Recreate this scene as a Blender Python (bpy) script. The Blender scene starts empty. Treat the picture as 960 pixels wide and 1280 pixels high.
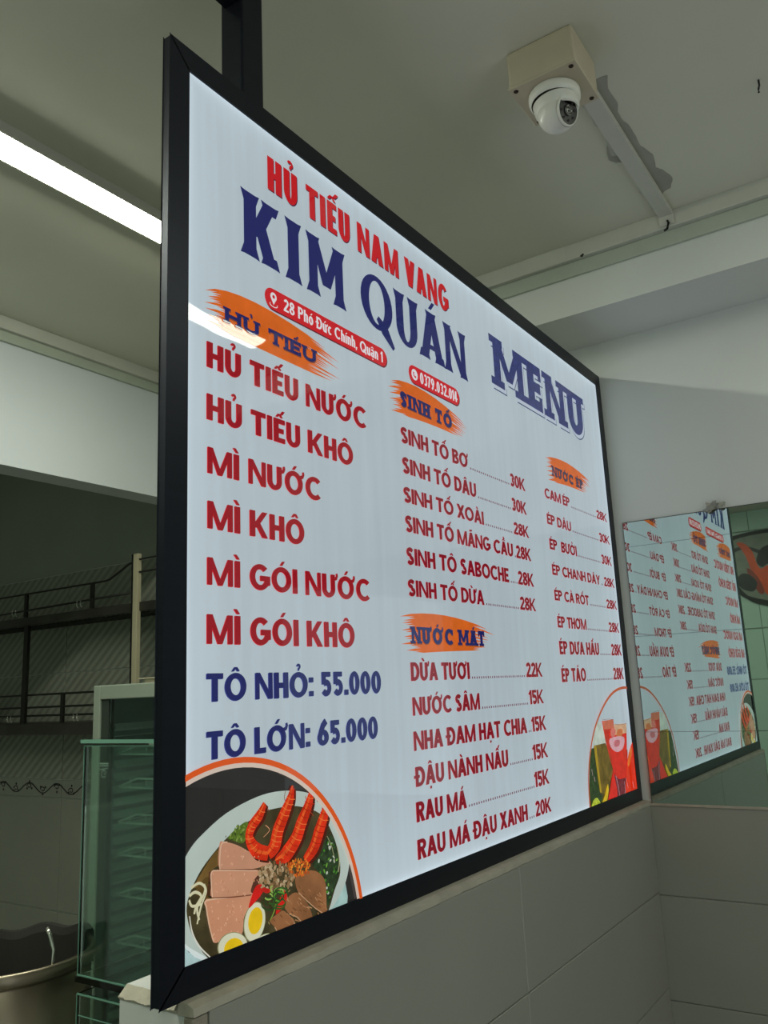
import bpy, math, random
from mathutils import Vector, Matrix
random.seed(7)
S = bpy.context.scene
COL = S.collection

# ------------------------------------------------------------------ camera
# axes: x along the sign towards the mirror wall, y away from the menu side, z up (0 = sign bottom)
F_PX, YAW, PITCH, ROLL = 1038.712, 0.586220521, 0.209435482, -0.0448503579
CX, CY, CZ = -0.659010608, -0.749278369, 0.321109515
SIGN_W, SIGN_H, WALL_X = 1.65710795, 1.2, 1.66187662
CEIL, FLOOR = 1.5, -1.3
def cam_axes():
    cy, sy, cp, sp = math.cos(YAW), math.sin(YAW), math.cos(PITCH), math.sin(PITCH)
    f = Vector((cy*cp, sy*cp, sp)); r = Vector((sy, -cy, 0)); u = r.cross(f)
    c, s = math.cos(ROLL), math.sin(ROLL)
    return c*r + s*u, -s*r + c*u, f
CR, CU, CF = cam_axes()
CAM = Vector((CX, CY, CZ))
cd = bpy.data.cameras.new('camera'); cam = bpy.data.objects.new('camera', cd); COL.objects.link(cam)
M3 = Matrix((CR, CU, -CF)).transposed()
cam.matrix_world = Matrix.Translation(CAM) @ M3.to_4x4()
cd.sensor_fit = 'HORIZONTAL'; cd.sensor_width = 36; cd.lens = F_PX/960*36
cd.clip_start = 0.01; cd.clip_end = 100
S.camera = cam

# ------------------------------------------------------------------ world, view
W = bpy.data.worlds.new('world'); S.world = W; W.use_nodes = True
bg = W.node_tree.nodes['Background']; bg.inputs[0].default_value = (0.92, 0.97, 1.0, 1); bg.inputs[1].default_value = 0.9
S.view_settings.view_transform = 'Standard'; S.view_settings.look = 'None'
S.view_settings.exposure = 0.0; S.view_settings.gamma = 1.0; S.view_settings.use_curve_mapping = False
LAMP_COLOR = (0.96, 1.0, 0.84, 1)
LAMP_BACK, LAMP_FRONT = 50.0, 14.0     # emission of the two ceiling tubes; an added fill tube shares LAMP_BACK
SIGN_EMIT = 0.575

# ------------------------------------------------------------------ helpers
def s2l(c):
    return tuple(((v/255/12.92) if v/255 <= .04045 else ((v/255+.055)/1.055)**2.4) for v in c)
def px(u, v, axis, val):
    """a point of the photograph carried onto the plane axis = val"""
    d = CR*((u-480)/F_PX) + CU*(-(v-640)/F_PX) + CF
    t = (val - CAM[axis])/d[axis]
    return CAM + d*t

class MB:
    def __init__(s): s.v = []; s.f = []; s.m = []; s.mats = []
    def mi(s, mat):
        if mat is None: return 0
        if mat not in s.mats: s.mats.append(mat)
        return s.mats.index(mat)
    def poly(s, pts, mat=None):
        b = len(s.v); s.v += [tuple(p) for p in pts]; s.f.append(tuple(range(b, b+len(pts)))); s.m.append(s.mi(mat)); return s
    def box(s, x0, y0, z0, x1, y1, z1, mat=None):
        b = len(s.v)
        s.v += [(x0,y0,z0),(x1,y0,z0),(x1,y1,z0),(x0,y1,z0),(x0,y0,z1),(x1,y0,z1),(x1,y1,z1),(x0,y1,z1)]
        for q in ((0,3,2,1),(4,5,6,7),(0,1,5,4),(1,2,6,5),(2,3,7,6),(3,0,4,7)):
            s.f.append(tuple(b+i for i in q)); s.m.append(s.mi(mat))
        return s
    def tube(s, pts, r, n=8, mat=None, caps=True):
        pts = [Vector(p) for p in pts]; rings = []
        for i, p in enumerate(pts):
            d = (pts[min(i+1, len(pts)-1)] - pts[max(i-1, 0)]).normalized()
            a = d.cross(Vector((0,0,1)));
            if a.length < 1e-3: a = d.cross(Vector((1,0,0)))
            a.normalize(); c = d.cross(a); b = len(s.v)
            rr = r[i] if isinstance(r, (list, tuple)) else r
            for k in range(n):
                t = 2*math.pi*k/n; s.v.append(tuple(p + a*(rr*math.cos(t)) + c*(rr*math.sin(t))))
            rings.append(b)
        for i in range(len(rings)-1):
            for k in range(n):
                s.f.append((rings[i]+k, rings[i]+(k+1)%n, rings[i+1]+(k+1)%n, rings[i+1]+k)); s.m.append(s.mi(mat))
        if caps:
            s.f.append(tuple(rings[0]+k for k in range(n))[::-1]); s.m.append(s.mi(mat))
            s.f.append(tuple(rings[-1]+k for k in range(n))); s.m.append(s.mi(mat))
        return s
    def lathe(s, prof, c, ax=(0,0,1), n=48, mat=None):
        """prof: (radius, distance along ax) pairs"""
        ax = Vector(ax).normalized(); a = ax.cross(Vector((0,0,1)))
        if a.length < 1e-3: a = Vector((1,0,0))
        a.normalize(); b_ = ax.cross(a); c = Vector(c); rings = []
        for r, h in prof:
            b = len(s.v); rings.append(b)
            for k in range(n):
                t = 2*math.pi*k/n; s.v.append(tuple(c + ax*h + a*(r*math.cos(t)) + b_*(r*math.sin(t))))
        for i in range(len(rings)-1):
            for k in range(n):
                s.f.append((rings[i]+k, rings[i]+(k+1)%n, rings[i+1]+(k+1)%n, rings[i+1]+k)); s.m.append(s.mi(mat))
        return s
    def build(s, name, mat=None, parent=None, smooth=False, bevel=0, label=None, origin=None):
        me = bpy.data.meshes.new(name)
        o = Vector(origin) if origin else Vector((0,0,0))
        me.from_pydata([tuple(Vector(v)-o) for v in s.v], [], s.f)
        ms = s.mats if s.mats else [mat]
        for m in ms:
            if m is not None: me.materials.append(m)
        if s.mats: me.polygons.foreach_set('material_index', s.m)
        if smooth: me.polygons.foreach_set('use_smooth', [True]*len(s.f))
        me.update()
        ob = bpy.data.objects.new(name, me); COL.objects.link(ob); ob.location = o
        if parent: 
            ob.parent = parent; ob.matrix_parent_inverse = parent.matrix_world.inverted()
        if bevel:
            b = ob.modifiers.new('bevel', 'BEVEL'); b.width = bevel; b.segments = 2; b.limit_method = 'ANGLE'; b.angle_limit = math.radians(40)
        if label: ob['label'] = label
        return ob
def empty(name, loc):
    o = bpy.data.objects.new(name, None); COL.objects.link(o); o.location = loc; o.matrix_world = Matrix.Translation(loc)
    o.empty_display_size = .05; return o
def tag(o, label=None, cat=None, group=None, kind=None):
    for k, v in (('label', label), ('category', cat), ('group', group), ('kind', kind)):
        if v: o[k] = v
    return o

# ------------------------------------------------------------------ materials
def new_mat(name, rgb, rough=.6, metal=0, spec=.5, noise=0, nscale=6, bump=0, bscale=60, emit=None, estr=0, trans=0, coat=0, stretch=None):
    m = bpy.data.materials.new(name); m.use_nodes = True; nt = m.node_tree; b = nt.nodes['Principled BSDF']
    col = s2l(rgb) + (1,)
    b.inputs['Base Color'].default_value = col; b.inputs['Roughness'].default_value = rough
    b.inputs['Metallic'].default_value = metal; b.inputs['Specular IOR Level'].default_value = spec
    if trans: b.inputs['Transmission Weight'].default_value = trans
    if coat: b.inputs['Coat Weight'].default_value = coat; b.inputs['Coat Roughness'].default_value = .05
    if emit: b.inputs['Emission Color'].default_value = s2l(emit)+(1,); b.inputs['Emission Strength'].default_value = estr
    if noise or bump:
        tc = nt.nodes.new('ShaderNodeTexCoord'); mp = nt.nodes.new('ShaderNodeMapping')
        nt.links.new(tc.outputs['Object'], mp.inputs[0])
        if stretch: mp.inputs['Scale'].default_value = stretch
    if noise:
        n = nt.nodes.new('ShaderNodeTexNoise'); n.inputs['Scale'].default_value = nscale; n.inputs['Detail'].default_value = 5
        nt.links.new(mp.outputs[0], n.inputs['Vector'])
        r = nt.nodes.new('ShaderNodeValToRGB'); r.color_ramp.elements[0].position = .3; r.color_ramp.elements[1].position = .7
        r.color_ramp.elements[0].color = tuple(c*(1-noise) for c in col[:3])+(1,)
        r.color_ramp.elements[1].color = tuple(min(1, c*(1+noise)) for c in col[:3])+(1,)
        nt.links.new(n.outputs[0], r.inputs[0]); nt.links.new(r.outputs[0], b.inputs['Base Color'])
    if bump:
        n2 = nt.nodes.new('ShaderNodeTexNoise'); n2.inputs['Scale'].default_value = bscale; n2.inputs['Detail'].default_value = 4
        nt.links.new(mp.outputs[0], n2.inputs['Vector'])
        bp = nt.nodes.new('ShaderNodeBump'); bp.inputs['Strength'].default_value = bump; bp.inputs['Distance'].default_value = .004
        nt.links.new(n2.outputs[0], bp.inputs['Height']); nt.links.new(bp.outputs[0], b.inputs['Normal'])
    return m

M = {}
M['ceiling'] = new_mat('ceiling_paint', (217,217,202), .85, spec=.2, noise=.05, nscale=2.2, bump=.15, bscale=30)
M['wall'] = new_mat('wall_paint', (218,220,216), .7, spec=.25, noise=.04, nscale=1.8, bump=.12, bscale=25)
M['lintel'] = new_mat('lintel_paint', (216,221,226), .75, spec=.2, noise=.03, nscale=2.5, bump=.1, bscale=25)
M['tile'] = new_mat('grey_white_tile', (154,154,144), .28, spec=.4, noise=.035, nscale=3, bump=.05, bscale=8)
M['grout'] = new_mat('cement_grout', (150,143,128), .9, noise=.15, nscale=40, bump=.5, bscale=120)
M['ledge'] = new_mat('ledge_mortar', (178,172,156), .85, noise=.10, nscale=30, bump=.5, bscale=90)
M['plaster'] = new_mat('white_plaster', (205,207,204), .8, noise=.06, nscale=12, bump=.3, bscale=50)
M['patch'] = new_mat('filler_shadow_patch', (160,160,150), .9, noise=.08, nscale=14, bump=.2, bscale=50)  # grey filler, also used to paint the ceiling channel's shadow
M['patch_light'] = new_mat('light_filler_patch', (194,196,188), .9, noise=.06, nscale=14, bump=.2, bscale=50)
M['trunk'] = new_mat('cable_trunk_plastic', (200,200,190), .5, noise=.04, nscale=10)
M['trunk_low'] = new_mat('lower_trunk_plastic', (180,188,174), .5, noise=.04, nscale=10)
M['black_metal'] = new_mat('black_anodised_metal', (25,29,41), .38, metal=.55, spec=.5, noise=.12, nscale=3, stretch=(1,1,30))
M['box_plastic'] = new_mat('aged_ivory_plastic', (192,182,158), .5, noise=.06, nscale=12)
M['cam_white'] = new_mat('white_camera_shell', (226,226,218), .3, coat=.3)
M['dark'] = new_mat('black_plastic', (10,10,12), .25)
M['lens'] = new_mat('lens_glass', (6,8,12), .06, spec=.9, coat=1)
M['screw'] = new_mat('rusty_screw', (60,45,36), .5, metal=.7)
M['led'] = new_mat('infrared_led', (60,52,56), .2)
M['steel'] = new_mat('brushed_steel', (150,140,122), .33, metal=.95, noise=.15, nscale=5, stretch=(1,1,.15), bump=.06, bscale=60)
M['dark_steel'] = new_mat('dull_steel', (88,86,80), .4, metal=.8, noise=.2, nscale=8)
M['rail_steel'] = new_mat('rail_steel', (60,60,57), .35, metal=.8)
M['cream'] = new_mat('cream_post_paint', (196,188,158), .5, noise=.06, nscale=10)
M['glass'] = new_mat('green_edge_glass', (222,243,233), .03, trans=1, spec=.5)
M['glass_edge'] = new_mat('polished_glass_edge', (120,170,150), .15, spec=.6, coat=.5)
M['fridge'] = new_mat('fridge_grey_green', (150,160,146), .4, noise=.03)
M['liner'] = new_mat('fridge_liner', (120,160,156), .5)
M['gasket'] = new_mat('fridge_gasket', (52,62,54), .6)
M['wire'] = new_mat('white_wire', (235,242,238), .4)
M['kitchen_grout'] = new_mat('kitchen_grout', (60,60,54), .9)
M['vine'] = new_mat('vine_print', (30,32,29), .5)
M['floor'] = new_mat('floor_tile', (120,116,104), .4, noise=.05)
M['green_tile'] = new_mat('pale_green_tile', (190,218,200), .3, noise=.04, nscale=2)
M['rib'] = new_mat('moulded_rib', (215,236,230), .4)
M['white_mark'] = new_mat('white_mark', (220,225,220), .5)
M['pot_dark'] = new_mat('pot_inside', (60,58,52), .45, metal=.7)

def diag_tile():
    m = new_mat('diagonal_striped_tile', (122,124,114), .35, spec=.35); nt = m.node_tree; b = nt.nodes['Principled BSDF']
    tc = nt.nodes.new('ShaderNodeTexCoord'); mp = nt.nodes.new('ShaderNodeMapping')
    mp.inputs['Rotation'].default_value = (math.radians(-50), 0, 0)
    nt.links.new(tc.outputs['Object'], mp.inputs[0])
    w = nt.nodes.new('ShaderNodeTexWave'); w.bands_direction = 'Y'; w.inputs['Scale'].default_value = 9.5; w.inputs['Distortion'].default_value = .6
    w.inputs['Detail Scale'].default_value = .5
    nt.links.new(mp.outputs[0], w.inputs['Vector'])
    r = nt.nodes.new('ShaderNodeValToRGB')
    r.color_ramp.elements[0].color = s2l((134,138,126))+(1,); r.color_ramp.elements[1].color = s2l((164,168,154))+(1,)
    nt.links.new(w.outputs[0], r.inputs[0]); nt.links.new(r.outputs[0], b.inputs['Base Color'])
    bp = nt.nodes.new('ShaderNodeBump'); bp.inputs['Strength'].default_value = .5; bp.inputs['Distance'].default_value = .003
    nt.links.new(w.outputs[0], bp.inputs['Height']); nt.links.new(bp.outputs[0], b.inputs['Normal'])
    return m
M['ktile'] = diag_tile()
M['ktile_plain'] = new_mat('plain_grey_tile', (148,151,140), .35, spec=.35, noise=.04, nscale=4)

def mirror_mat():
    m = new_mat('green_tinted_mirror', (190,204,198), .012, metal=1.0); return m
M['mirror'] = mirror_mat()

def lamp_mat(name, strength):
    m = bpy.data.materials.new(name); m.use_nodes = True; nt = m.node_tree; b = nt.nodes['Principled BSDF']
    b.inputs['Base Color'].default_value = (.9,.9,.88,1)
    b.inputs['Emission Color'].default_value = LAMP_COLOR; b.inputs['Emission Strength'].default_value = strength
    return m

_pm = {}
def print_mat(rgb, noise=0, nscale=60, e=None):
    """backlit print: the film's colour glows through, with a glossy acrylic face over it"""
    key = (rgb, noise, nscale, e)
    if key in _pm: return _pm[key]
    m = bpy.data.materials.new('backlit_print'); m.use_nodes = True; nt = m.node_tree; b = nt.nodes['Principled BSDF']
    c = s2l(rgb)
    b.inputs['Base Color'].default_value = tuple(v*.35 for v in c)+(1,)
    b.inputs['Roughness'].default_value = .02; b.inputs['Specular IOR Level'].default_value = .5
    b.inputs['Emission Color'].default_value = c+(1,); b.inputs['Emission Strength'].default_value = SIGN_EMIT*1.08 if e is None else e
    if noise:
        tc = nt.nodes.new('ShaderNodeTexCoord'); n = nt.nodes.new('ShaderNodeTexNoise'); n.inputs['Scale'].default_value = nscale; n.inputs['Detail'].default_value = 4
        nt.links.new(tc.outputs['Object'], n.inputs['Vector'])
        r = nt.nodes.new('ShaderNodeValToRGB'); r.color_ramp.elements[0].position = .33; r.color_ramp.elements[1].position = .68
        r.color_ramp.elements[0].color = tuple(v*(1-noise) for v in c)+(1,)
        r.color_ramp.elements[1].color = tuple(min(1, v*(1+noise)+.01*noise) for v in c)+(1,)
        nt.links.new(n.outputs[0], r.inputs[0]); nt.links.new(r.outputs[0], b.inputs['Emission Color'])
    _pm[key] = m
    return m

def panel_mat(x0, x1, z0, z1):
    """edge-lit diffuser: brighter where the LED strips run behind the frame, faint vertical film wrinkles"""
    m = bpy.data.materials.new('lightbox_panel'); m.use_nodes = True; nt = m.node_tree; b = nt.nodes['Principled BSDF']; N = nt.nodes.new; L = nt.links.new
    b.inputs['Base Color'].default_value = (.22,.24,.26,1); b.inputs['Roughness'].default_value = .02
    tc = N('ShaderNodeTexCoord'); sp = N('ShaderNodeSeparateXYZ'); L(tc.outputs['Object'], sp.inputs[0])
    def mth(op, a, c=None):
        n = N('ShaderNodeMath'); n.operation = op
        for i, q in enumerate((a, c)):
            if q is None: continue
            if isinstance(q, (int, float)): n.inputs[i].default_value = q
            else: L(q, n.inputs[i])
        return n.outputs[0]
    dx = mth('MINIMUM', mth('SUBTRACT', sp.outputs[0], x0), mth('SUBTRACT', x1, sp.outputs[0]))
    dz = mth('MINIMUM', mth('SUBTRACT', sp.outputs[2], z0), mth('SUBTRACT', z1, sp.outputs[2]))
    d = mth('MAXIMUM', mth('MINIMUM', dx, dz), 0)
    g1 = mth('MULTIPLY', mth('POWER', 2.718, mth('MULTIPLY', d, -1/.006)), .55)
    g2 = mth('MULTIPLY', mth('POWER', 2.718, mth('MULTIPLY', d, -1/.09)), .22)
    mp = N('ShaderNodeMapping'); mp.inputs['Scale'].default_value = (1, 1, .05); L(tc.outputs['Object'], mp.inputs[0])
    n = N('ShaderNodeTexNoise'); n.inputs['Scale'].default_value = 55; n.inputs['Detail'].default_value = 3; n.inputs['Distortion'].default_value = .3; L(mp.outputs[0], n.inputs['Vector'])
    n3 = N('ShaderNodeTexNoise'); n3.inputs['Scale'].default_value = 3; L(tc.outputs['Object'], n3.inputs['Vector'])
    k = mth('ADD', mth('MULTIPLY', n.outputs[0], .22), mth('MULTIPLY', n3.outputs[0], .25))
    tot = mth('MULTIPLY', mth('ADD', mth('ADD', g1, g2), mth('ADD', k, .72)), SIGN_EMIT)
    b.inputs['Emission Color'].default_value = s2l((196,212,222))+(1,)
    L(tot, b.inputs['Emission Strength'])
    n2 = N('ShaderNodeTexNoise'); n2.inputs['Scale'].default_value = 5; L(tc.outputs['Object'], n2.inputs['Vector'])
    bp = N('ShaderNodeBump'); bp.inputs['Strength'].default_value = .18; bp.inputs['Distance'].default_value = .004
    L(n2.outputs[0], bp.inputs['Height']); L(bp.outputs[0], b.inputs['Normal'])
    return m

# ------------------------------------------------------------------ room shell
def struct(name, mb, mat, **k): 
    o = mb.build(name, mat, **k); o['kind'] = 'structure'; return o
X0R, Y0R, Y1R = -2.6, -2.7, 3.5
WX = WALL_X
struct('floor', MB().box(X0R, Y0R, FLOOR-.1, WX+.12, Y1R, FLOOR), M['floor'])
ceil = struct('ceiling', MB().box(X0R, Y0R, CEIL, WX+.12, Y1R, CEIL+.1), M['ceiling'])
# mirror wall: painted above, tiled below the mirror and in the kitchen
wr = struct('wall_right', MB().box(WX, Y0R, FLOOR, WX+.12, Y1R, CEIL), M['wall'])
wb = struct('wall_back', MB().box(X0R, Y1R, FLOOR, WX+.12, Y1R+.1, CEIL), M['wall'])
wl = struct('wall_left', MB().box(X0R-.1, Y0R, FLOOR, X0R, Y1R, CEIL), new_mat('pale_grout', (120,134,122), .8))
wf = MB(); wf.box(X0R, Y0R-.1, FLOOR, -2.2, Y0R, CEIL); wf.box(.6, Y0R-.1, FLOOR, WX+.12, Y0R, CEIL); wf.box(-2.2, Y0R-.1, 1.0, .6, Y0R, CEIL)
struct('wall_front', wf, M['wall'])      # open shopfront towards the street
# beam along the mirror wall and lintel over the kitchen opening
BX = 1.420
struct('beam_right', MB().box(BX, Y0R, 1.306, WX, 1.53, CEIL), M['wall'])
LY = 1.545
struct('lintel_back', MB().box(X0R, LY, 1.035, WX, LY+.10, CEIL), M['lintel'])

def tile_mesh(name, w, h, t, mat, axis, bev=.0012):
    """one tile: a slab with chamfered face edges; axis = the way its face looks ('-x','-y','+x')"""
    b = bev
    front = [(b,b),(w-b,b),(w-b,h-b),(b,h-b)]; rim = [(0,0),(w,0),(w,h),(0,h)]
    def P(u, v, d):
        return {'-x': (-d, u, v), '-y': (u, -d, v), '+x': (d, u, v)}[axis]
    v = [P(*q, t) for q in front] + [P(*q, t-b) for q in rim] + [P(*q, 0) for q in rim]
    f = [(0,1,2,3)] + [(i, 4+i, 4+(i+1)%4, (i+1)%4) for i in range(4)] + [(4+i, 8+i, 8+(i+1)%4, 4+(i+1)%4) for i in range(4)] + [(8,9,10,11)]
    me = bpy.data.meshes.new(name); me.from_pydata(v, [], f); me.materials.append(mat); me.update(); return me
def lay(parent, name, mat, axis, fixed, us, vs, t=.006, gap=.002):
    cache = {}
    for i in range(len(us)-1):
        for j in range(len(vs)-1):
            w, h = us[i+1]-us[i]-gap, vs[j+1]-vs[j]-gap
            k = (round(w, 4), round(h, 4))
            if k not in cache: cache[k] = tile_mesh(name, w, h, t, mat, axis)
            o = bpy.data.objects.new(name, cache[k]); COL.objects.link(o)
            u, v = us[i]+gap/2, vs[j]+gap/2
            o.location = (u, fixed, v) if axis == '-y' else (fixed, u, v)
            o.parent = parent
def fr(a, b, step): 
    r = [a]
    while r[-1]+step < b-.02: r.append(r[-1]+step)
    return r+[b]
# under the mirror
lay(wr, 'tile', M['tile'], '-x', WX, [Y0R, -2.15, -1.55, -.95, -.5, -.005][0:6], [-1.3, -1.16, -.935, -.71, -.485, -.235, -.012])
# kitchen tiles
kt = [-1.3, -.98, -.53, -.083]
lay(wr, 'tile', M['ktile_plain'], '-x', WX, [.14, .72, 1.32, 1.92, 2.52, 3.12, 3.5], [-1.3, -.98, -.53, -.078], t=.005, gap=.003)
lay(wr, 'border_tile', M['ktile_plain'], '-x', WX, [.14, .72, 1.32, 1.92, 2.52, 3.12, 3.5], [-.078, .0], t=.006, gap=.004)
lay(wr, 'tile', M['ktile'], '-x', WX, [.14, .72, 1.32, 1.92, 2.52, 3.12, 3.5], [.0, .452, .897], t=.005, gap=.003)
# the dark upper kitchen wall above the tiles
struct('trim_1', MB().box(WX-.004, LY+.1, .90, WX, Y1R, CEIL), new_mat('kitchen_upper_paint', (158,164,152), .8, noise=.05, nscale=3))
# vine scroll printed on the border tiles
vine = MB()
for k in range(16):
    y0 = .3 + k*.20
    pts = []
    for i in range(17):
        t = i/16; pts.append((WX-.0075, y0+.2*t, -.039+.021*math.sin(2*math.pi*t)))
    vine.tube(pts, .0022, 5)
    for s in (1, -1):
        c = (y0+.05 if s > 0 else y0+.15, -.039+s*.006)
        vine.tube([(WX-.0075, c[0]+.018*math.cos(a)*(1-a/9), c[1]+.013*math.sin(a)*(1-a/9)) for a in [j*.5 for j in range(13)]], .0018, 5)
        for q in range(3):
            a = q*2.1+k; vine.lathe([(0,.001),(.005,.001),(.006,0)], (WX-.006, c[0]+.02*math.cos(a), c[1]+.02*math.sin(a)), (-1,0,0), 6)
vo = vine.build('vine_scroll', M['vine'], wr, label='dark vine scroll pattern along the narrow border tiles'); vo['kind'] = 'stuff'
# pale green tiles on the wall behind the viewer (seen in the mirror)
lay(wl, 'tile', M['green_tile'], '+x', X0R, fr(-2.63, 3.5, .6), [-1.3, -.81, -.45, -.09, .27, .63, .99, 1.35, 1.5], t=.006, gap=.004)

# ------------------------------------------------------------------ half wall under the sign
HY = -.0205
hw = struct('wall_middle', MB().box(.0300, HY+.006, FLOOR, WX, .1035, -.0125), M['plaster'], bevel=.003)
lay(hw, 'tile', M['tile'], '-y', HY+.006, [.052, .84, WX-.007], [-1.3, -1.13, -.905, -.68, -.455, -.228, -.0125], gap=.0014)
# chipped plaster cap on the end
cap = MB(); n = 40; rc = random.Random(11)
rim = [(.004+.098*i/n, rc.uniform(-.0007, .0007)+.0004*math.sin(i*.5)) for i in range(n+1)]
for i in range(n):
    (y0, a), (y1, b) = rim[i], rim[i+1]
    cap.poly([(.040+a, y0, 0), (.040+b, y1, 0), (WX, y1, 0), (WX, y0, 0)], M['plaster'])
    cap.poly([(.0275+a*.5, y0, -.0105+a), (.0275+b*.5, y1, -.0105+b), (.040+b, y1, 0), (.040+a, y0, 0)], M['ledge'])
    cap.poly([(.0275+a*.5, y0, -.0105+a), (.0298, y0, -.0135), (.0298, y1, -.0135), (.0275+b*.5, y1, -.0105+b)], M['ledge'])
ya = rim[-1][0]
cap.poly([(.040,ya,0),(.0275,ya,-.0105),(.034,ya+.004,-.0125),(.043,ya+.004,-.004)], M['ledge'])
cap.poly([(.040,ya,0),(.043,ya+.004,-.004),(WX,ya+.004,-.004),(WX,ya,0)], M['plaster'])
cap.poly([(.043,ya+.004,-.004),(.034,ya+.004,-.0125),(WX,ya+.004,-.0125),(WX,ya+.004,-.004)], M['plaster'])
cap.build('plaster_cap', None, hw, label='white plaster top with a chipped beige edge at the end')
# mortar ledge between the sign and the tiles
led = MB(); n = 90; xs = [.0285 + (WX-.0285)*i/n for i in range(n+1)]
jit = [(random.uniform(-.0009,.0009), random.uniform(-.0007,.0007)) for _ in xs]
prof = [(.004, -.0005), (-.010, -.0008), (-.0195, -.004), (-.0205, -.0125), (HY+.006, -.0135)]
for i in range(n):
    for k in range(len(prof)-1):
        def P(j, q): return (xs[j], prof[q][0]+jit[j][0]*(q in (1,2,3)), prof[q][1]+jit[j][1]*(q in (2,3)))
        led.poly([P(i,k), P(i+1,k), P(i+1,k+1), P(i,k+1)])
led.poly([(xs[0], a, b) for a, b in prof]+[(xs[0], .004, -.0135)])
led.build('mortar_ledge', M['ledge'], hw, label='uneven beige mortar ledge under the black frame')
MB().box(.0285, HY+.001, -1.3, .0515, -.004, -.0140).build('corner_mortar', M['grout'], hw, bevel=.003)

# ------------------------------------------------------------------ stroke lettering
def rect(x0,y0,x1,y1): return [(x0,y0),(x1,y0),(x1,y1),(x0,y1)]
def para(x0,y0,x1,y1,h): return [(x0-h/2,y0),(x0+h/2,y0),(x1+h/2,y1),(x1-h/2,y1)]
def arc(cx,cy,rx,ry,a0,a1,w,t,n=None):
    n = n or max(6, int(abs(a1-a0)/12)); out = []
    P = []
    for i in range(n+1):
        a = math.radians(a0+(a1-a0)*i/n); c, s = math.cos(a), math.sin(a)
        P.append(((cx+rx*c, cy+ry*s), (cx+(rx-w)*c, cy+(ry-t)*s)))
    for i in range(n): out.append([P[i][0], P[i+1][0], P[i+1][1], P[i][1]])
    return out
def strip(pts, w):
    out = []; L = []; R = []
    for i, p in enumerate(pts):
        a = pts[max(i-1,0)]; b = pts[min(i+1,len(pts)-1)]
        dx, dy = b[0]-a[0], b[1]-a[1]; l = math.hypot(dx,dy) or 1
        ww = w[i] if isinstance(w,(list,tuple)) else w
        nx, ny = -dy/l*ww/2, dx/l*ww/2
        L.append((p[0]+nx,p[1]+ny)); R.append((p[0]-nx,p[1]-ny))
    for i in range(len(pts)-1): out.append([L[i],L[i+1],R[i+1],R[i]])
    return out
def cpts(cx,cy,rx,ry,a0,a1,n=12):
    return [(cx+rx*math.cos(math.radians(a0+(a1-a0)*i/n)), cy+ry*math.sin(math.radians(a0+(a1-a0)*i/n))) for i in range(n+1)]
BW = dict(I=0, H=.56, T=.54, E=.44, L=.42, N=.64, M=.82, K=.66, A=.64, V=.62, X=.6, Y=.6, O=.74, Q=.76, C=.66, G=.72, U=.56,
          S=.5, B=.54, D=.6, P=.52, R=.56, h=.42, o=.46, u=.42, c=.4, i=0, n=.42, a=.44)
BW.update({'0':.5,'1':.26,'2':.48,'3':.48,'4':.5,'5':.48,'6':.5,'7':.44,'8':.5,'9':.5,'.':0,':':0,',':0,' ':.21})
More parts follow.
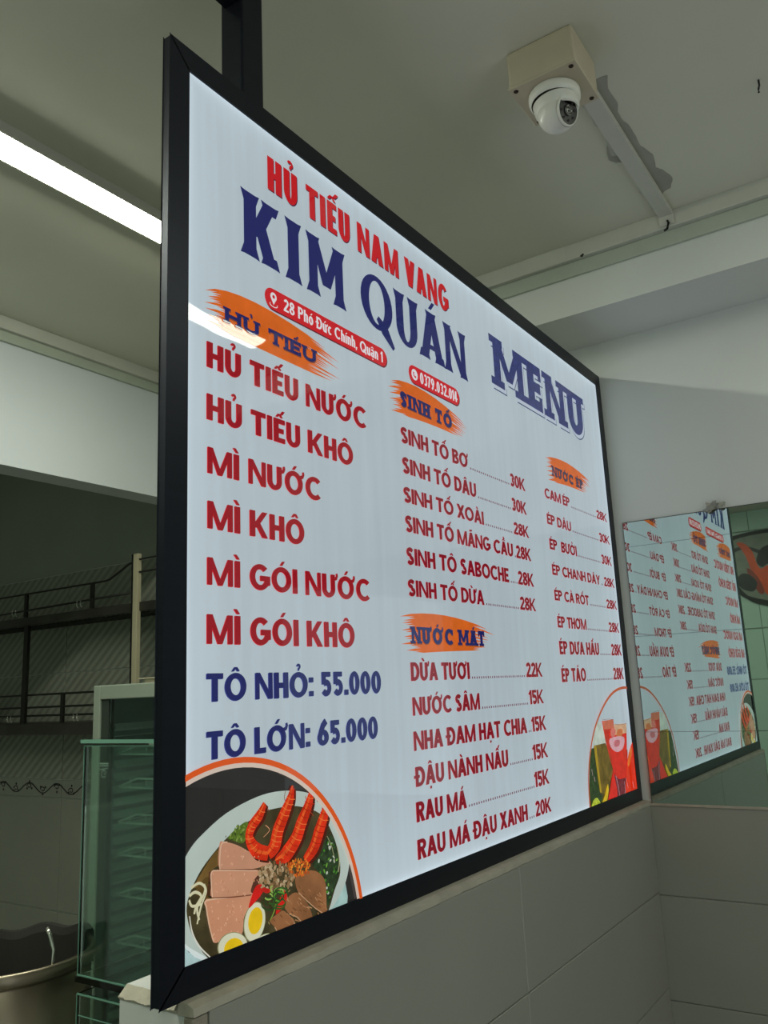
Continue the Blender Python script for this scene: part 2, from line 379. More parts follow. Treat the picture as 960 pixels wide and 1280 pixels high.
def glyph(ch, W, w, t, style):
    """polygons of one letter in a box W wide and 1 high; stems w wide, bars t high"""
    st = []  # stems (x0,y0,x1,y1,h) - may carry serifs
    o = []
    slab = style in ('slab',)
    q = w*1.08
    if ch == 'I' : st.append((w/2,0,w/2,1,w))
    elif ch == 'H': st += [(w/2,0,w/2,1,w),(W-w/2,0,W-w/2,1,w)]; o.append(rect(w/2,.5-t/2,W-w/2,.5+t/2))
    elif ch == 'T': st.append((W/2,0,W/2,1,w)); o.append(rect(0,1-t,W,1))
    elif ch == 'E': st.append((w/2,0,w/2,1,w)); o += [rect(0,0,W,t),rect(0,1-t,W,1),rect(0,.5-t/2,W*.88,.5+t/2)]
    elif ch == 'L': st.append((w/2,0,w/2,1,w)); o.append(rect(0,0,W,t))
    elif ch == 'N': n_ = w*(.78 if style != 'wedge' else .8); st += [(n_/2,0,n_/2,1,n_),(W-n_/2,0,W-n_/2,1,n_)]; o.append(para(W-n_*.55,0,n_*.55,1,n_*1.15))
    elif ch == 'M':
        n_ = w*.84; st += [(n_/2,0,n_/2,1,n_),(W-n_/2,0,W-n_/2,1,n_)]; b = .22 if style != 'plain' else .0
        o += [para(W/2,b,n_*.6,1,n_*.95),para(W/2,b,W-n_*.6,1,n_*.95)]
    elif ch == 'K': st.append((w/2,0,w/2,1,w)); st.append((W-w*.6,0,w*1.25,.60,q*.98)); st.append((w*.9,.36,W-w*.6,1,q*.92))
    elif ch == 'A': st += [(w*.5,0,W/2,1,q),(W-w*.5,0,W/2,1,q)]; o.append(rect(W*.2,.22,W*.8,.22+t))
    elif ch == 'V': st += [(W/2,0,w*.5,1,q),(W/2,0,W-w*.5,1,q)]
    elif ch == 'X': st += [(w*.55,0,W-w*.55,1,q*1.1),(W-w*.55,0,w*.55,1,q*1.1)]
    elif ch == 'Y': st += [(W/2,0,W/2,.45,w)]; st += [(W/2,.4,w*.5,1,q),(W/2,.4,W-w*.5,1,q)]
    elif ch in 'OQ':
        o += arc(W/2,.5,W/2,.51,0,360,w,t)
        if ch == 'Q': o += strip([(W*.5,.22),(W*.72,.05),(W*1.0,-.22)] if style == 'wedge' else [(W*.55,.28),(W*.98,-.04)], [w*.4,w*1.0,w*.35] if style == 'wedge' else w)
    elif ch == 'C': o += arc(W*.58,.5,W*.58,.51,46,314,w,t)
    elif ch == 'G': o += arc(W/2,.5,W/2,.51,45,335,w,t); o += [rect(W*.5,.36,W,.36+t),rect(W-w,.2,W,.5)]
    elif ch == 'U':
        o += arc(W/2,.36,W/2,.37,180,360,w,t); st += [(w/2,.36,w/2,1,w),(W-w/2,.36,W-w/2,1,w)]
    elif ch == 'S': 
        p = cpts(W/2,.74,W/2-w/2,.26-t/2,25,270,14) + cpts(W/2,.26,W/2-w/2,.26-t/2+.0,90,-155,14)[1:]
        o += strip(p, (w+t)/2*1.0)
    elif ch == 'B':
        st.append((w/2,0,w/2,1,w)); o += [rect(0,0,W*.55,t),rect(0,1-t,W*.5,1),rect(0,.52-t/2,W*.5,.52+t/2)]
        o += arc(W*.5,.75,W*.44,.25,-90,90,w,t); o += arc(W*.52,.27,W*.48,.27,-90,90,w,t)
    elif ch == 'D':
        st.append((w/2,0,w/2,1,w)); o += [rect(0,0,W*.45,t),rect(0,1-t,W*.45,1)]; o += arc(W*.42,.5,W*.58,.5,-90,90,w,t)
    elif ch in 'PR':
        st.append((w/2,0,w/2,1,w)); o += [rect(0,1-t,W*.55,1),rect(0,.42,W*.55,.42+t)]; o += arc(W*.52,.71,W*.46,.29,-90,90,w,t)
        if ch == 'R': st.append((W-w*.6,0,W*.52,.45,q*1.05))
    elif ch in 'hn':
        st.append((w/2,0,w/2,1 if ch == 'h' else .72,w)); st.append((W-w/2,0,W-w/2,.48,w)); o += arc(W/2,.48,W/2,.25,0,180,w,t)
    elif ch == 'u': st += [(w/2,.24,w/2,.72,w),(W-w/2,0,W-w/2,.72,w)]; o += arc(W/2,.24,W/2,.25,180,360,w,t)
    elif ch == 'o': o += arc(W/2,.36,W/2,.37,0,360,w,t)
    elif ch == 'c': o += arc(W*.57,.36,W*.57,.37,48,312,w,t)
    elif ch == 'i': st.append((w/2,0,w/2,.72,w))
    elif ch == 'a': st.append((W-w/2,0,W-w/2,.5,w)); o += arc(W/2,.48,W/2,.25,0,150,w,t); o += arc(W/2,.22,W/2,.22,0,360,w,t)
    elif ch == '0': o += arc(W/2,.5,W/2,.51,0,360,w,t)
    elif ch == '1': st.append((W-w/2,0,W-w/2,1,w)); o += strip([(0,.72),(W-w*.5,.93)], t*.9)
    elif ch == '2':
        o += strip(cpts(W/2,.71,W/2-w/2,.29-t/2,165,-25,12)+[(w*.55,t*.8)], (w+t)/2); o.append(rect(0,0,W,t))
    elif ch == '3':
        o += strip(cpts(W/2,.74,W/2-w/2,.26-t/2,150,-90,12), (w+t)/2); o += strip(cpts(W/2,.27,W/2-w/2,.27-t/2,90,-150,12), (w+t)/2)
    elif ch == '5':
        o += [rect(w*.4,1-t,W*.92,1),rect(w*.25,.48,w*1.2,1)]; o += strip(cpts(W/2,.33,W/2-w/2,.33-t/2,135,-150,14), (w+t)/2)
    elif ch == '4': st.append((W-w*1.1,0,W-w*1.1,1,w)); o += [rect(0,.22,W,.22+t),para(w*.5,.3,W-w*1.2,1,w)]
    elif ch == '6':
        o += arc(W/2,.32,W/2,.33,0,360,w,t); o += strip([(w*.55,.36),(w*.9,.6),(W*.5,.82),(W*.78,1.0)], w)
    elif ch == '9':
        o += arc(W/2,.68,W/2,.33,0,360,w,t); o += strip([(W-w*.55,.64),(W-w*.9,.4),(W*.5,.18),(W*.22,0)], w)
    elif ch == '7': o.append(rect(0,1-t,W,1)); st.append((W*.3,0,W-w*.5,1,w))
    elif ch == '8': o += arc(W/2,.75,W*.46,.26,0,360,w,t); o += arc(W/2,.27,W/2,.28,0,360,w,t)
    elif ch == '.': o.append(rect(0,0,w,t*1.1))
    elif ch == ':': o += [rect(0,.02,w,t*1.1),rect(0,.58,w,.56+t*1.1)]
    elif ch == ',': o.append([(0,t),(w,t),(w*.4,-.14),(-w*.1,-.14)])
    for (x0,y0,x1,y1,h) in st:
        o.append(para(x0,y0,x1,y1,h))
        if ch.isdigit(): continue
        if style == 'slab':
            for (x, y, sg) in ((x0,y0,1),(x1,y1,-1)):
                if y <= .001 or y >= .999: e = w*.42; o.append(rect(x-h/2-e, y, x+h/2+e, y+sg*.15))
        if style == 'wedge':
            for (x, y, sg) in ((x0,y0,1),(x1,y1,-1)):
                if y <= .001 or y >= .999:
                    e = w*.26; o.append([(x-h/2-e,y-sg*.012),(x,y+sg*.015),(x+h/2+e,y-sg*.012),(x+h/2,y+sg*.16),(x-h/2,y+sg*.16)] )
    if style == 'slab' and ch == 'E': o += [rect(W-w*.45,0,W,.32),rect(W-w*.45,.68,W,1),rect(W*.72,.38,W*.72+w*.4,.62)]
    if style == 'slab' and ch == 'T': o += [rect(-w*.1,.66,w*.4,1),rect(W-w*.4,.66,W+w*.1,1)]
    if style == 'slab' and ch in 'SC': o += [rect(W-w*.6,.62,W-.0,.95)]
    return o
MARK = {}
def decomp():
    t = {'Ủ':'U?','Ế':'E^/','Ư':'U+','Ớ':'O+/','Ì':'I\\','Ó':'O/','Ô':'O^','Ỏ':'O?','Ố':'O^/','Ơ':'O+','Â':'A^','À':'A\\','Ã':'A~',
         'Ầ':'A^\\','Ừ':'U+\\','Đ':'D-','Ậ':'A^.','Ạ':'A.','Ấ':'A^/','Á':'A/','É':'E/','Ờ':'O+\\','Ở':'O+?','ó':'o/','ứ':'u+/','í':'i/','ậ':'a^.','ố':'o^/'}
    MARK.update(t)
decomp()
def marks(ms, base, W, w, t):
    o = []; top = 1.0 if base.isupper() else .74; cx = W/2 if base != 'I' else w/2
    z = top+.07; s = .1*max(.8, t/.17)
    if base == 'i': cx = w/2
    up = 0
    for m in ms:
        if m == '^': o += [para(cx-.15,z,cx-.01,z+.15,s*1.2),para(cx+.15,z,cx+.01,z+.15,s*1.2)]; up = 1
        if m == '/': 
            x = cx+.14*up; y = z+.13*up; o.append(para(x-.02,y,x+.13,y+.17,s*1.35))
        if m == '\\': 
            x = cx+.10*up; y = z+.13*up; o.append(para(x+.05,y,x-.12,y+.17,s*1.35))
        if m == '?': o += strip(cpts(cx,z+.16,.085,.075,170,-80,8)+[(cx,z)], s*.8)
        if m == '~': o += strip([(cx-.17,z+.03),(cx-.08,z+.11),(cx+.04,z+.05),(cx+.17,z+.13)], s*.9)
        if m == '.': o.append(rect(cx-s*.65,-.24,cx+s*.65,-.24+s*1.2))
        if m == '-': o.append(rect(-w*.55,.5-t*.38,W*.42,.5+t*.38))
        if m == '+': 
            x = W-w*.2 if base in 'Uu' else W*.86; y = .80*top
            o += strip([(x-w*.2,y),(x+w*.55,y+.05*top),(x+w*.75,y+.16*top),(x+w*.7,y+.27*top)], [s*1.1,s*1.3,s*1.1,s*.9])
    return o
def text_words(txt, x0, x1, z0, h, w=.18, t=.16, style='plain', sp=.075):
    """one list of polygons per word, the whole line fitted between x0 and x1"""
    gap = sp*h; gl = []; fixed = 0; var = 0
    for ch in txt:
        b = MARK.get(ch, ch)[0]; ms = MARK.get(ch, ch)[1:]
        f = w*h if b in 'Ii.:,' else 0; v = BW[b]*h
        if '+' in ms: f += w*h*.35
        gl.append((b, ms, f, v)); fixed += f; var += v
    fixed += gap*(len(txt)-1)
    k = (x1-x0-fixed)/var if var else 1
    x = x0; out = [[]]
    for b, ms, f, v in gl:
        Wl = v*k/h
        if b != ' ':
            ps = glyph(b, Wl, w, t, style) + marks(ms, b, Wl, w, t)
            for p in ps: out[-1].append([(x+a*h, z0+c*h) for a, c in p])
        elif out[-1]: out.append([])
        x += v*k + f + gap
    return out
def text_polys(*a, **k): return [p for w_ in text_words(*a, **k) for p in w_]
def put_words(txt, layers, label):
    """layers: (x0, x1, z, h, w, t, style, sp, layer, material); every word becomes a part of the sign"""
    sets = [(text_words(txt, *q[:8]), q[8], q[9]) for q in layers]
    for i, wd in enumerate(txt.split()):
        mb = MB()
        for ws_, ly, mt in sets: flat(mb, ws_[i], ly, mt)
        mb.build('lettering', None, sign, label=label.format(wd))

# ------------------------------------------------------------------ the lightbox menu sign
sign = empty('lightbox_menu_sign', (SIGN_W/2, .007, 0))
tag(sign, 'large black-framed backlit menu board with Vietnamese dishes and prices, on the half wall', 'menu sign')
ix0, ix1, iz0, iz1 = .0335, SIGN_W-.030, .0315, SIGN_H-.0330
def bar(pts, y0, y1):   # a mitred frame bar: quad in x,z extruded in y with a small step at the outer edge
    mb = MB(); n = 4
    b = len(mb.v)
    mb.v += [(x,y0,z) for x,z in pts]+[(x,y1,z) for x,z in pts]
    mb.f += [(0,1,2,3),(7,6,5,4)]+[(i,(i+1)%4+0,(i+1)%4+4,i+4) for i in range(4)]
    mb.m = [0]*len(mb.f)
    return mb
g = .0004
for pts in ([(0,0),(ix0,iz0),(ix0,iz1),(0,SIGN_H)], [(SIGN_W,0),(SIGN_W,SIGN_H),(ix1,iz1),(ix1,iz0)],
            [(g*2,0),(SIGN_W-2*g,0),(ix1-g,iz0),(ix0+g,iz0)], [(g*2,SIGN_H),(ix0+g,iz1),(ix1-g,iz1),(SIGN_W-2*g,SIGN_H)]):
    bar(pts, 0, .0135).build('frame_bar', M['black_metal'], sign, bevel=.0012)
MB().box(ix0, .0032, iz0, ix1, .006, iz1).build('light_panel', panel_mat(ix0, ix1, iz0, iz1), sign, label='glossy white backlit panel')
MB().box(.004, .0065, .004, SIGN_W-.004, .0130, SIGN_H-.004).build('back_plate', M['dark_steel'], sign)
YP = .0032
LAYER = [YP-.0003*k for k in range(12)]
def clip(poly):
    def cl(P, ax, lim, sg):
        out = []
        for i in range(len(P)):
            a, b = P[i-1], P[i]; ia = sg*(a[ax]-lim) >= 0; ib = sg*(b[ax]-lim) >= 0
            if ia != ib:
                t = (lim-a[ax])/(b[ax]-a[ax]); out.append((a[0]+(b[0]-a[0])*t, a[1]+(b[1]-a[1])*t))
            if ib: out.append(b)
        return out
    for ax, lim, sg in ((0,ix0,1),(0,ix1,-1),(1,iz0,1),(1,iz1,-1)):
        poly = cl(poly, ax, lim, sg)
        if not poly: return []
    return poly
ROUND = [None]
def clip_round(poly):
    cx0, cz0, r0 = ROUND[0]; n = 64
    for i in range(n):
        a = 2*math.pi*(i+.5)/n; nx, nz = math.cos(a), math.sin(a); out = []
        for j in range(len(poly)):
            p, q = poly[j-1], poly[j]
            dp = r0-((p[0]-cx0)*nx+(p[1]-cz0)*nz); dq = r0-((q[0]-cx0)*nx+(q[1]-cz0)*nz)
            if (dp >= 0) != (dq >= 0):
                t = dp/(dp-dq); out.append((p[0]+(q[0]-p[0])*t, p[1]+(q[1]-p[1])*t))
            if dq >= 0: out.append(q)
        poly = out
        if not poly: return []
    return poly
def flat(mb, polys, layer, mat):
    for p in polys:
        p = clip(p)
        if ROUND[0] and len(p) > 2 and max((x-ROUND[0][0])**2+(z-ROUND[0][1])**2 for x, z in p) > (ROUND[0][2]*.985)**2: p = clip_round(p)
        if len(p) > 2:      # pieces of one print never lie exactly in the same plane
            mb.k = getattr(mb, 'k', 0)+1; y = LAYER[layer] - 4e-6*(mb.k % 60)
            mb.poly([(a, y, b) for a, b in p], mat)
RED, RED_D, NAVY, NAVY_S = (222,32,44), (160,14,32), (30,36,104), (52,58,112)
def sp_(u, v): p = px(u, v, 1, YP); return (p.x, p.z)
def line(txt, tl, bl, br, mats, style='plain', w=.18, t=.16, sp=.075, label=None, name='lettering', zfix=None, off=(-.0011,-.0006)):
    a = sp_(*bl); b = sp_(*br); c = sp_(*tl)
    z = (a[1]+b[1])/2 if zfix is None else zfix
    h = c[1]-a[1]
    put_words(txt, [(a[0]+off[0], b[0]+off[0], z+off[1], h, w, t, style, sp, 3, print_mat(mats[1])), (a[0], b[0], z, h, w, t, style, sp, 4, print_mat(mats[0]))],
              'word {} in the printed line '+txt)
    return a[0], b[0], z, h

R2 = (RED_D, RED); N2 = (NAVY, (60,70,150))
# left column
COL1 = [('HỦ TIẾU NƯỚC',(258.1,430),(258.1,462),(457.5,534)),('HỦ TIẾU KHÔ',(258,494.7),(258,527),(441,580.6)),
 ('MÌ NƯỚC',(259,560.3),(259,593),(400.6,625)),('MÌ KHÔ',(259,627.5),(259,661.9),(380,680)),
 ('MÌ GÓI NƯỚC',(258.5,697.8),(258.5,732),(462,750.5)),('MÌ GÓI KHÔ',(258,768.5),(258,805.5),(443,808.5))]
for t_, a, b, c in COL1: line(t_, a, b, c, R2, w=.29, t=.20, sp=.10)
line('TÔ NHỎ: 55.000', (256.8,842.5), (257.5,878), (476,865.5), N2, w=.29, t=.20, sp=.09)
line('TÔ LỚN: 65.000', (256.6,914.7), (257.5,950), (472,922.5), N2, w=.29, t=.20, sp=.09)
# middle and right columns: dish, dots, price
ROWS = [
 ('SINH TỐ BƠ',(500.6,535),(501,554.2),(585,584),'30K',(637.5,607.5),(656.2,613.8)),
 ('SINH TỐ DÂU',(502.5,571.8),(503,591.3),(595,621),'30K',(639.4,637.5),(658,643)),
 ('SINH TỐ XOÀI',(504,609.3),(504.5,628),(604.5,655),'28K',(642.4,669.3),(661,673)),
 ('SINH TỐ MÃNG CẦU',(506.2,646.8),(506.8,666.7),(641,693.7),'28K',(645.2,697.4),(663.7,703)),
 ('SINH TÔ SABOCHE',(507.7,685),(508.3,706),(636,727),'28K',(647.5,728),(667,732)),
 ('SINH TỐ DỪA',(509,724),(510,744.5),(605,756),'28K',(650.3,763.4),(669.7,764.4)),
 ('DỪA TƯƠI',(513.4,828),(513.8,851),(586.9,848.4),'22K',(658,847),(677.8,846)),
 ('NƯỚC SÂM',(515,871),(516,893.8),(599.7,886.9),'15K',(661.5,879.7),(679.4,879)),
 ('NHA ĐAM HẠT CHIA',(516.9,913.4),(517.5,937.5),(658.5,916.5),'15K',(665,915),(682.5,912.8)),
 ('ĐẬU NÀNH NẤU',(518,957),(519.7,981.5),(635.3,958.8),'15K',(666.3,950),(684.7,946)),
 ('RAU MÁ',(519.7,1001.9),(520.6,1026.9),(583,1010.3),'15K',(668.5,984.4),(686.5,980)),
 ('RAU MÁ ĐẬU XANH',(521.6,1047.8),(522.2,1072.8),(659.7,1026),'20K',(669.5,1018.8),(689,1014.4)),
 ('CAM ÉP',(680.2,609.4),(681,621.6),(712,634),'28K',(745.9,649.7),(758.4,653.5)),
 ('ÉP DÂU',(682.9,642.2),(684,654.8),(713.8,664),'30K',(749,677.5),(761.8,680.3)),
 ('ÉP  BƯỞI',(686.2,672.2),(687.2,685.3),(721,696),'30K',(751.9,706),(764.4,707.8)),
 ('ÉP CHANH DÂY',(689.4,705),(690.4,718),(750,731),'28K',(755.2,732.2),(767.8,735)),
 ('ÉP CÀ RỐT',(692.2,736.9),(693.4,750),(736,756.6),'28K',(758.4,761.3),(771,762.8)),
 ('ÉP THƠM',(696.2,769.7),(697.2,783.8),(733,787.5),'28K',(761.3,790.6),(773.8,790.6)),
 ('ÉP DƯA HẤU',(699.4,801),(699.7,817.5),(748.8,818.8),'28K',(764.4,819.7),(777,820.6)),
 ('ÉP TÁO',(701.9,835.3),(702.5,852.5),(732.5,851),'28K',(767,848.8),(779.4,847.8))]
RR = ((140,14,36), (205,40,52)); dotm = print_mat((120,60,76))
for t_, tl, bl, br, pr, pl, prr in ROWS:
    xa, xb, z, h = line(t_, tl, bl, br, RR, w=.27, t=.19, sp=.095)
    pa, pb = sp_(*pl)[0], sp_(*prr)[0]
    mb = MB()
    flat(mb, text_polys(pr, pa-.0008, pb-.0008, z-.0005, h*.98, .27, .18, 'plain', .06), 3, print_mat(RR[1]))
    flat(mb, text_polys(pr, pa, pb, z, h*.98, .27, .18, 'plain', .06), 4, print_mat(RR[0]))
    mb.build('price', None, sign, label='price reading '+pr)
    mb = MB(); x = xb+.008; dots = []
    while x < pa-.006:
        dots.append(rect(x, z, x+.0036, z+.0040)); x += .0092 if len(t_) != 15 and len(t_) != 16 else .0092
    if dots:
        flat(mb, dots, 4, dotm); mb.build('dot_leader', None, sign)

# header
line('HỦ TIẾU NAM VANG', (333.8,196), (333.8,237), (560.6,391), ((205,20,34),(70,20,60)), w=.25, t=.18, sp=.09, off=(.0018,-.0012))
# KIM QUÁN : flared serif capitals
def kq(txt, x0p, x1p, zb, zt, w, sp):
    mb = MB(); flat(mb, text_polys(txt, x0p, x1p, zb, zt-zb, w, .10, 'wedge', sp), 4, print_mat(NAVY))
    mb.build('lettering', None, sign, label='large navy flared lettering reading '+txt)
kb = sp_(302.5,315.5)[1]; kt_ = sp_(300.6,240)[1]; kb2 = sp_(432,388)[1]; kt2 = sp_(429.7,315)[1]
zb = (kb+kb2)/2; zt = (kt_+kt2)/2
kq('KIM', sp_(304,280)[0], sp_(428,350)[0], zb, zt, .26, .24)
kq('QUÁN', sp_(451,390)[0], sp_(581,450)[0], (sp_(583,476)[1]+zb)/2, (sp_(580,420)[1]+zt)/2, .25, .12)
# MENU : distressed slab capitals with an outlined shadow
ma, mb_ = sp_(616,450)[0], sp_(727,520)[0]
mz0 = (sp_(613,478)[1]+sp_(720,542)[1])/2; mz1 = (sp_(610,419)[1]+sp_(727,497)[1])/2
mb = MB(); hh = mz1-mz0
dist = print_mat((48,56,116), .35, 90)
for (dx, dz, lay_, mt) in ((.011,-.011,2,print_mat((60,68,112))), (.0085,-.0085,3,print_mat((198,210,228),e=SIGN_EMIT*1.0)), (0,0,5,dist)):
    flat(mb, text_polys('MENU', ma+dx, mb_+dx, mz0+dz, hh, .335, .22, 'slab', .22), lay_, mt)
mb.build('lettering', None, sign, label='distressed navy slab lettering reading MENU with outlined shadow')

# orange brush strokes with slab headings
def catmull(P, n=5, closed=True):
    out = []; m = len(P)
    for i in range(m if closed else m-1):
        p0, p1, p2, p3 = (P[(i-1)%m], P[i], P[(i+1)%m], P[(i+2)%m]) if closed else (P[max(i-1,0)], P[i], P[i+1], P[min(i+2,m-1)])
        for j in range(n):
            t = j/n
            out.append(tuple(.5*((2*p1[k])+(-p0[k]+p2[k])*t+(2*p0[k]-5*p1[k]+4*p2[k]-p3[k])*t*t+(-p0[k]+3*p1[k]-3*p2[k]+p3[k])*t**3) for k in range(2)))
    if not closed: out.append(P[-1])
    return out
def brush(cols, seed, head, tl, bl, br, dark=NAVY):
    rnd = random.Random(seed); mb = MB(); om = print_mat((226,104,26), .10, 40)
    (A, B), (Mt, Mb), (C, D) = [(sp_(*p), sp_(*q)) for p, q in cols]
    n = 17
    def mix(p, q, s): return (p[0]+(q[0]-p[0])*s, p[1]+(q[1]-p[1])*s)
    def at(f, u):      # f down the stroke, u along it (0 left, 1 right), bent through the middle
        l, m, r = mix(A, B, f), mix(Mt, Mb, f), mix(C, D, f)
        k = [(1-u)**2, 2*u*(1-u), u*u]; c = (2*m[0]-.5*(l[0]+r[0]), 2*m[1]-.5*(l[1]+r[1]))
        return (l[0]*k[0]+c[0]*k[1]+r[0]*k[2], l[1]*k[0]+c[1]*k[1]+r[1]*k[2])
    for i in range(n):                       # parallel bristle bands, ragged at both ends
        f1, f2 = i/n, min(1.02, (i+1.15)/n)
        a = rnd.uniform(.02, .13) if i % 3 else rnd.uniform(-.04, .02); b = 1-(rnd.uniform(.04, .17) if i % 2 else rnd.uniform(-.06, .05))
        if i in (0, n-1): a += .02; b -= .10*rnd.random()
        us = [a+(b-a)*j/8 for j in range(9)]
        top = [at(f1, u) for u in us]; bot = [at(f2, u) for u in us]
        top[-1] = mix(top[-1], bot[-1], .5); bot[-1] = top[-1]; top[0] = mix(top[0], bot[0], .4); bot[0] = top[0]
        flat(mb, [[top[j], top[j+1], bot[j+1], bot[j]] for j in range(8)], 1, om)
    mb.build('brush_stroke', None, sign, label='ragged orange brush stroke behind '+head)
    a = sp_(*bl); b = sp_(*br); c = sp_(*tl); h = c[1]-a[1]; z = (a[1]+b[1])/2
    put_words(head, [(a[0]+.0016, b[0]+.0016, z-.0016, h, .36, .24, 'slab', .21, 3, print_mat((150,78,48))), (a[0], b[0], z, h, .36, .24, 'slab', .21, 5, print_mat(dark, .12, 90))],
              'navy slab word {} of the heading '+head)
brush((((257,361),(262,405)),((330,384),(330,438)),((430,453),(410,475))), 1, 'HỦ TIẾU', (279.4,383.5),(280,402.5),(394,455))
brush((((485,474),(491,516)),((532,490),(532,528)),((587,536),(576,547))), 2, 'SINH TỐ', (499,489.5),(499.5,507.5),(564.4,535.5))
brush((((500,769),(507,817.5)),((557,769.5),(557,814)),((613,788),(609,813))), 3, 'NƯỚC MÁT', (513.4,783),(514,804),(605,807.5))
brush((((681,571),(687,602)),((708.8,579),(708.8,607)),((738,603),(733,617))), 4, 'NƯỚC ÉP', (689.3,582.5),(690,594.6),(728.4,611.5), (58,48,84))

# red address and phone pills
def pill(l, r, top, bot, txt, ta, tb, ht, icon, dark):
    (xl, _), (xr, _) = sp_(*l), sp_(*r); zt, zb = top, bot; rr = (zt-zb)/2; zc = (zt+zb)/2
    def cap(s, sh=0):
        P = []
        for i in range(13): a = math.pi/2+math.pi*i/12; P.append((xl+rr+s*math.cos(a)*rr+sh, zc+s*math.sin(a)*rr-sh))
        for i in range(13): a = -math.pi/2+math.pi*i/12; P.append((xr-rr+s*math.cos(a)*rr+sh, zc+s*math.sin(a)*rr-sh))
        return P
    mb = MB(); flat(mb, [cap(1.02, .0018)], 1, print_mat((110,30,50))); flat(mb, [cap(1)], 2, print_mat((212,30,42)))
    wm = print_mat((236,232,238)); rm = print_mat((212,30,42))
    ix = xl+rr*1.15; 
    if icon == 'pin':
        pr = rr*.42; pc = zc+rr*.22
        flat(mb, [[(ix+pr*math.cos(a*.3491), pc+pr*math.sin(a*.3491)) for a in range(18)], [(ix-pr*.85,pc-pr*.45),(ix,zc-rr*.55),(ix+pr*.85,pc-pr*.45)]], 3, wm)
        flat(mb, [[(ix+pr*.42*math.cos(a*.5236), pc+pr*.42*math.sin(a*.5236)) for a in range(12)]], 4, rm)
        flat(mb, strip(cpts(ix, zc-rr*.55, rr*.5, rr*.2, 150, 390, 12), rr*.08), 3, wm)
    else:
        pr = rr*.62
        flat(mb, [[(ix+pr*math.cos(a*.2618), zc+pr*math.sin(a*.2618)) for a in range(24)]], 3, wm)
        flat(mb, strip(cpts(ix+pr*.12, zc+pr*.12, pr*.5, pr*.5, 165, 285, 8), pr*.26), 4, rm)
        for a in (165, 285):
            c_ = (ix+pr*.12+pr*.5*math.cos(math.radians(a)), zc+pr*.12+pr*.5*math.sin(math.radians(a)))
            flat(mb, [[(c_[0]+pr*.2*math.cos(b*.7854), c_[1]+pr*.2*math.sin(b*.7854)) for b in range(8)]], 4, rm)
    flat(mb, text_polys(txt, ta, tb, zc-ht*.5, ht, .21, .16, 'plain', .08), 4, wm)
    mb.build('address_pill' if icon == 'pin' else 'phone_pill', None, sign, label='red rounded strip with white lettering '+txt)
zt = (sp_(345,356)[1]+sp_(473,440)[1])/2; zb = (sp_(343,386)[1]+sp_(470,455.5)[1])/2
pill((330.5,372), (483,448), zt, zb, '28 Phó Đức Chính, Quận 1', sp_(353.8,380)[0], sp_(477.5,445)[0], (zt-zb)*.60, 'pin', 0)
zt = (sp_(516,457)[1]+sp_(566,484)[1])/2; zb = (sp_(518,480)[1]+sp_(566,504)[1])/2
pill((510.5,466), (573.8,498), zt, zb, '0379.032.014', sp_(524.5,475)[0], sp_(571,498)[0], (zt-zb)*.64, 'phone', 0)

# ---- the printed food picture (polygons traced on the print's own plane)
def PB(u, v): return sp_(220+u/4, 960+v/4)
def fit_circle(P):
    import numpy as np
    A = np.array([[2*x, 2*y, 1] for x, y in P]); b = np.array([x*x+y*y for x, y in P]); s = np.linalg.lstsq(A, b, rcond=None)[0]
    return s[0], s[1], math.sqrt(s[2]+s[0]**2+s[1]**2)
cx_, cz_, cr_ = fit_circle([sp_(*q) for q in [(226,967),(283,950),(367.5,970),(417.5,1015.6),(439.4,1056),(448.8,1100),(448.5,1131)]])
def circ(cx, cy, rx, ry=None, n=72, rot=0):
    ry = ry or rx; c, s = math.cos(rot), math.sin(rot)
    return [(cx+rx*math.cos(2*math.pi*i/n)*c-ry*math.sin(2*math.pi*i/n)*s, cy+rx*math.cos(2*math.pi*i/n)*s+ry*math.sin(2*math.pi*i/n)*c) for i in range(n)]
food = MB(); ROUND[0] = (cx_, cz_, cr_)
def fp(pts, rgb, lay_, smooth=True, noise=.18, nscale=45):
    P = [PB(*q) for q in pts]
    if smooth: P = catmull(P, 4)
    flat(food, [P], lay_, print_mat(rgb, noise, nscale))
def ring(cx, cz, r0, r1, mat, lay_):
    n = 96; out = []
    for i in range(n):
        a, b = 2*math.pi*i/n, 2*math.pi*(i+1)/n
        out.append([(cx+r0*math.cos(a),cz+r0*math.sin(a)),(cx+r0*math.cos(b),cz+r0*math.sin(b)),(cx+r1*math.cos(b),cz+r1*math.sin(b)),(cx+r1*math.cos(a),cz+r1*math.sin(a))])
    flat(food, out, lay_, mat)
flat(food, [circ(cx_, cz_, cr_-.008)], 1, print_mat((44,43,42), .12, 20))
ring(cx_, cz_, cr_-.0125, cr_-.0065, print_mat((225,205,190)), 10)
ring(cx_, cz_, cr_-.0070, cr_, print_mat((232,92,30)), 11)
fp([(700,790),(845,575),(856,640),(852,720),(850,800)], (170,205,200), 2, smooth=False)
fp([(-10,800),(-10,1090),(200,1090),(180,985),(60,920)], (190,222,222), 2, smooth=False)
fp([(0,520),(20,490),(70,400),(130,330),(250,225),(400,145),(520,115),(640,120),(740,162),(810,250),(855,350),(866,450),(845,570),(800,665),(735,750),(600,880),(400,1000),(215,1010),(90,930),(0,840)], (193,208,200), 3, noise=.07, nscale=12)
fp([(0,840),(60,895),(215,985),(215,1000),(90,945),(0,860)], (225,238,236), 4, smooth=False, noise=0)
fp([(110,530),(180,430),(255,345),(330,285),(430,225),(480,205),(600,190),(720,230),(775,320),(808,420),(818,520),(790,610),(745,740),(640,840),(480,900),(300,960),(180,965),(95,870),(55,760),(55,660)], (70,62,36), 4, noise=.4, nscale=35)
fp([(680,480),(700,420),(765,335),(800,400),(812,520),(785,610),(750,690),(735,560),(700,510)], (42,62,34), 5, noise=.6, nscale=110)
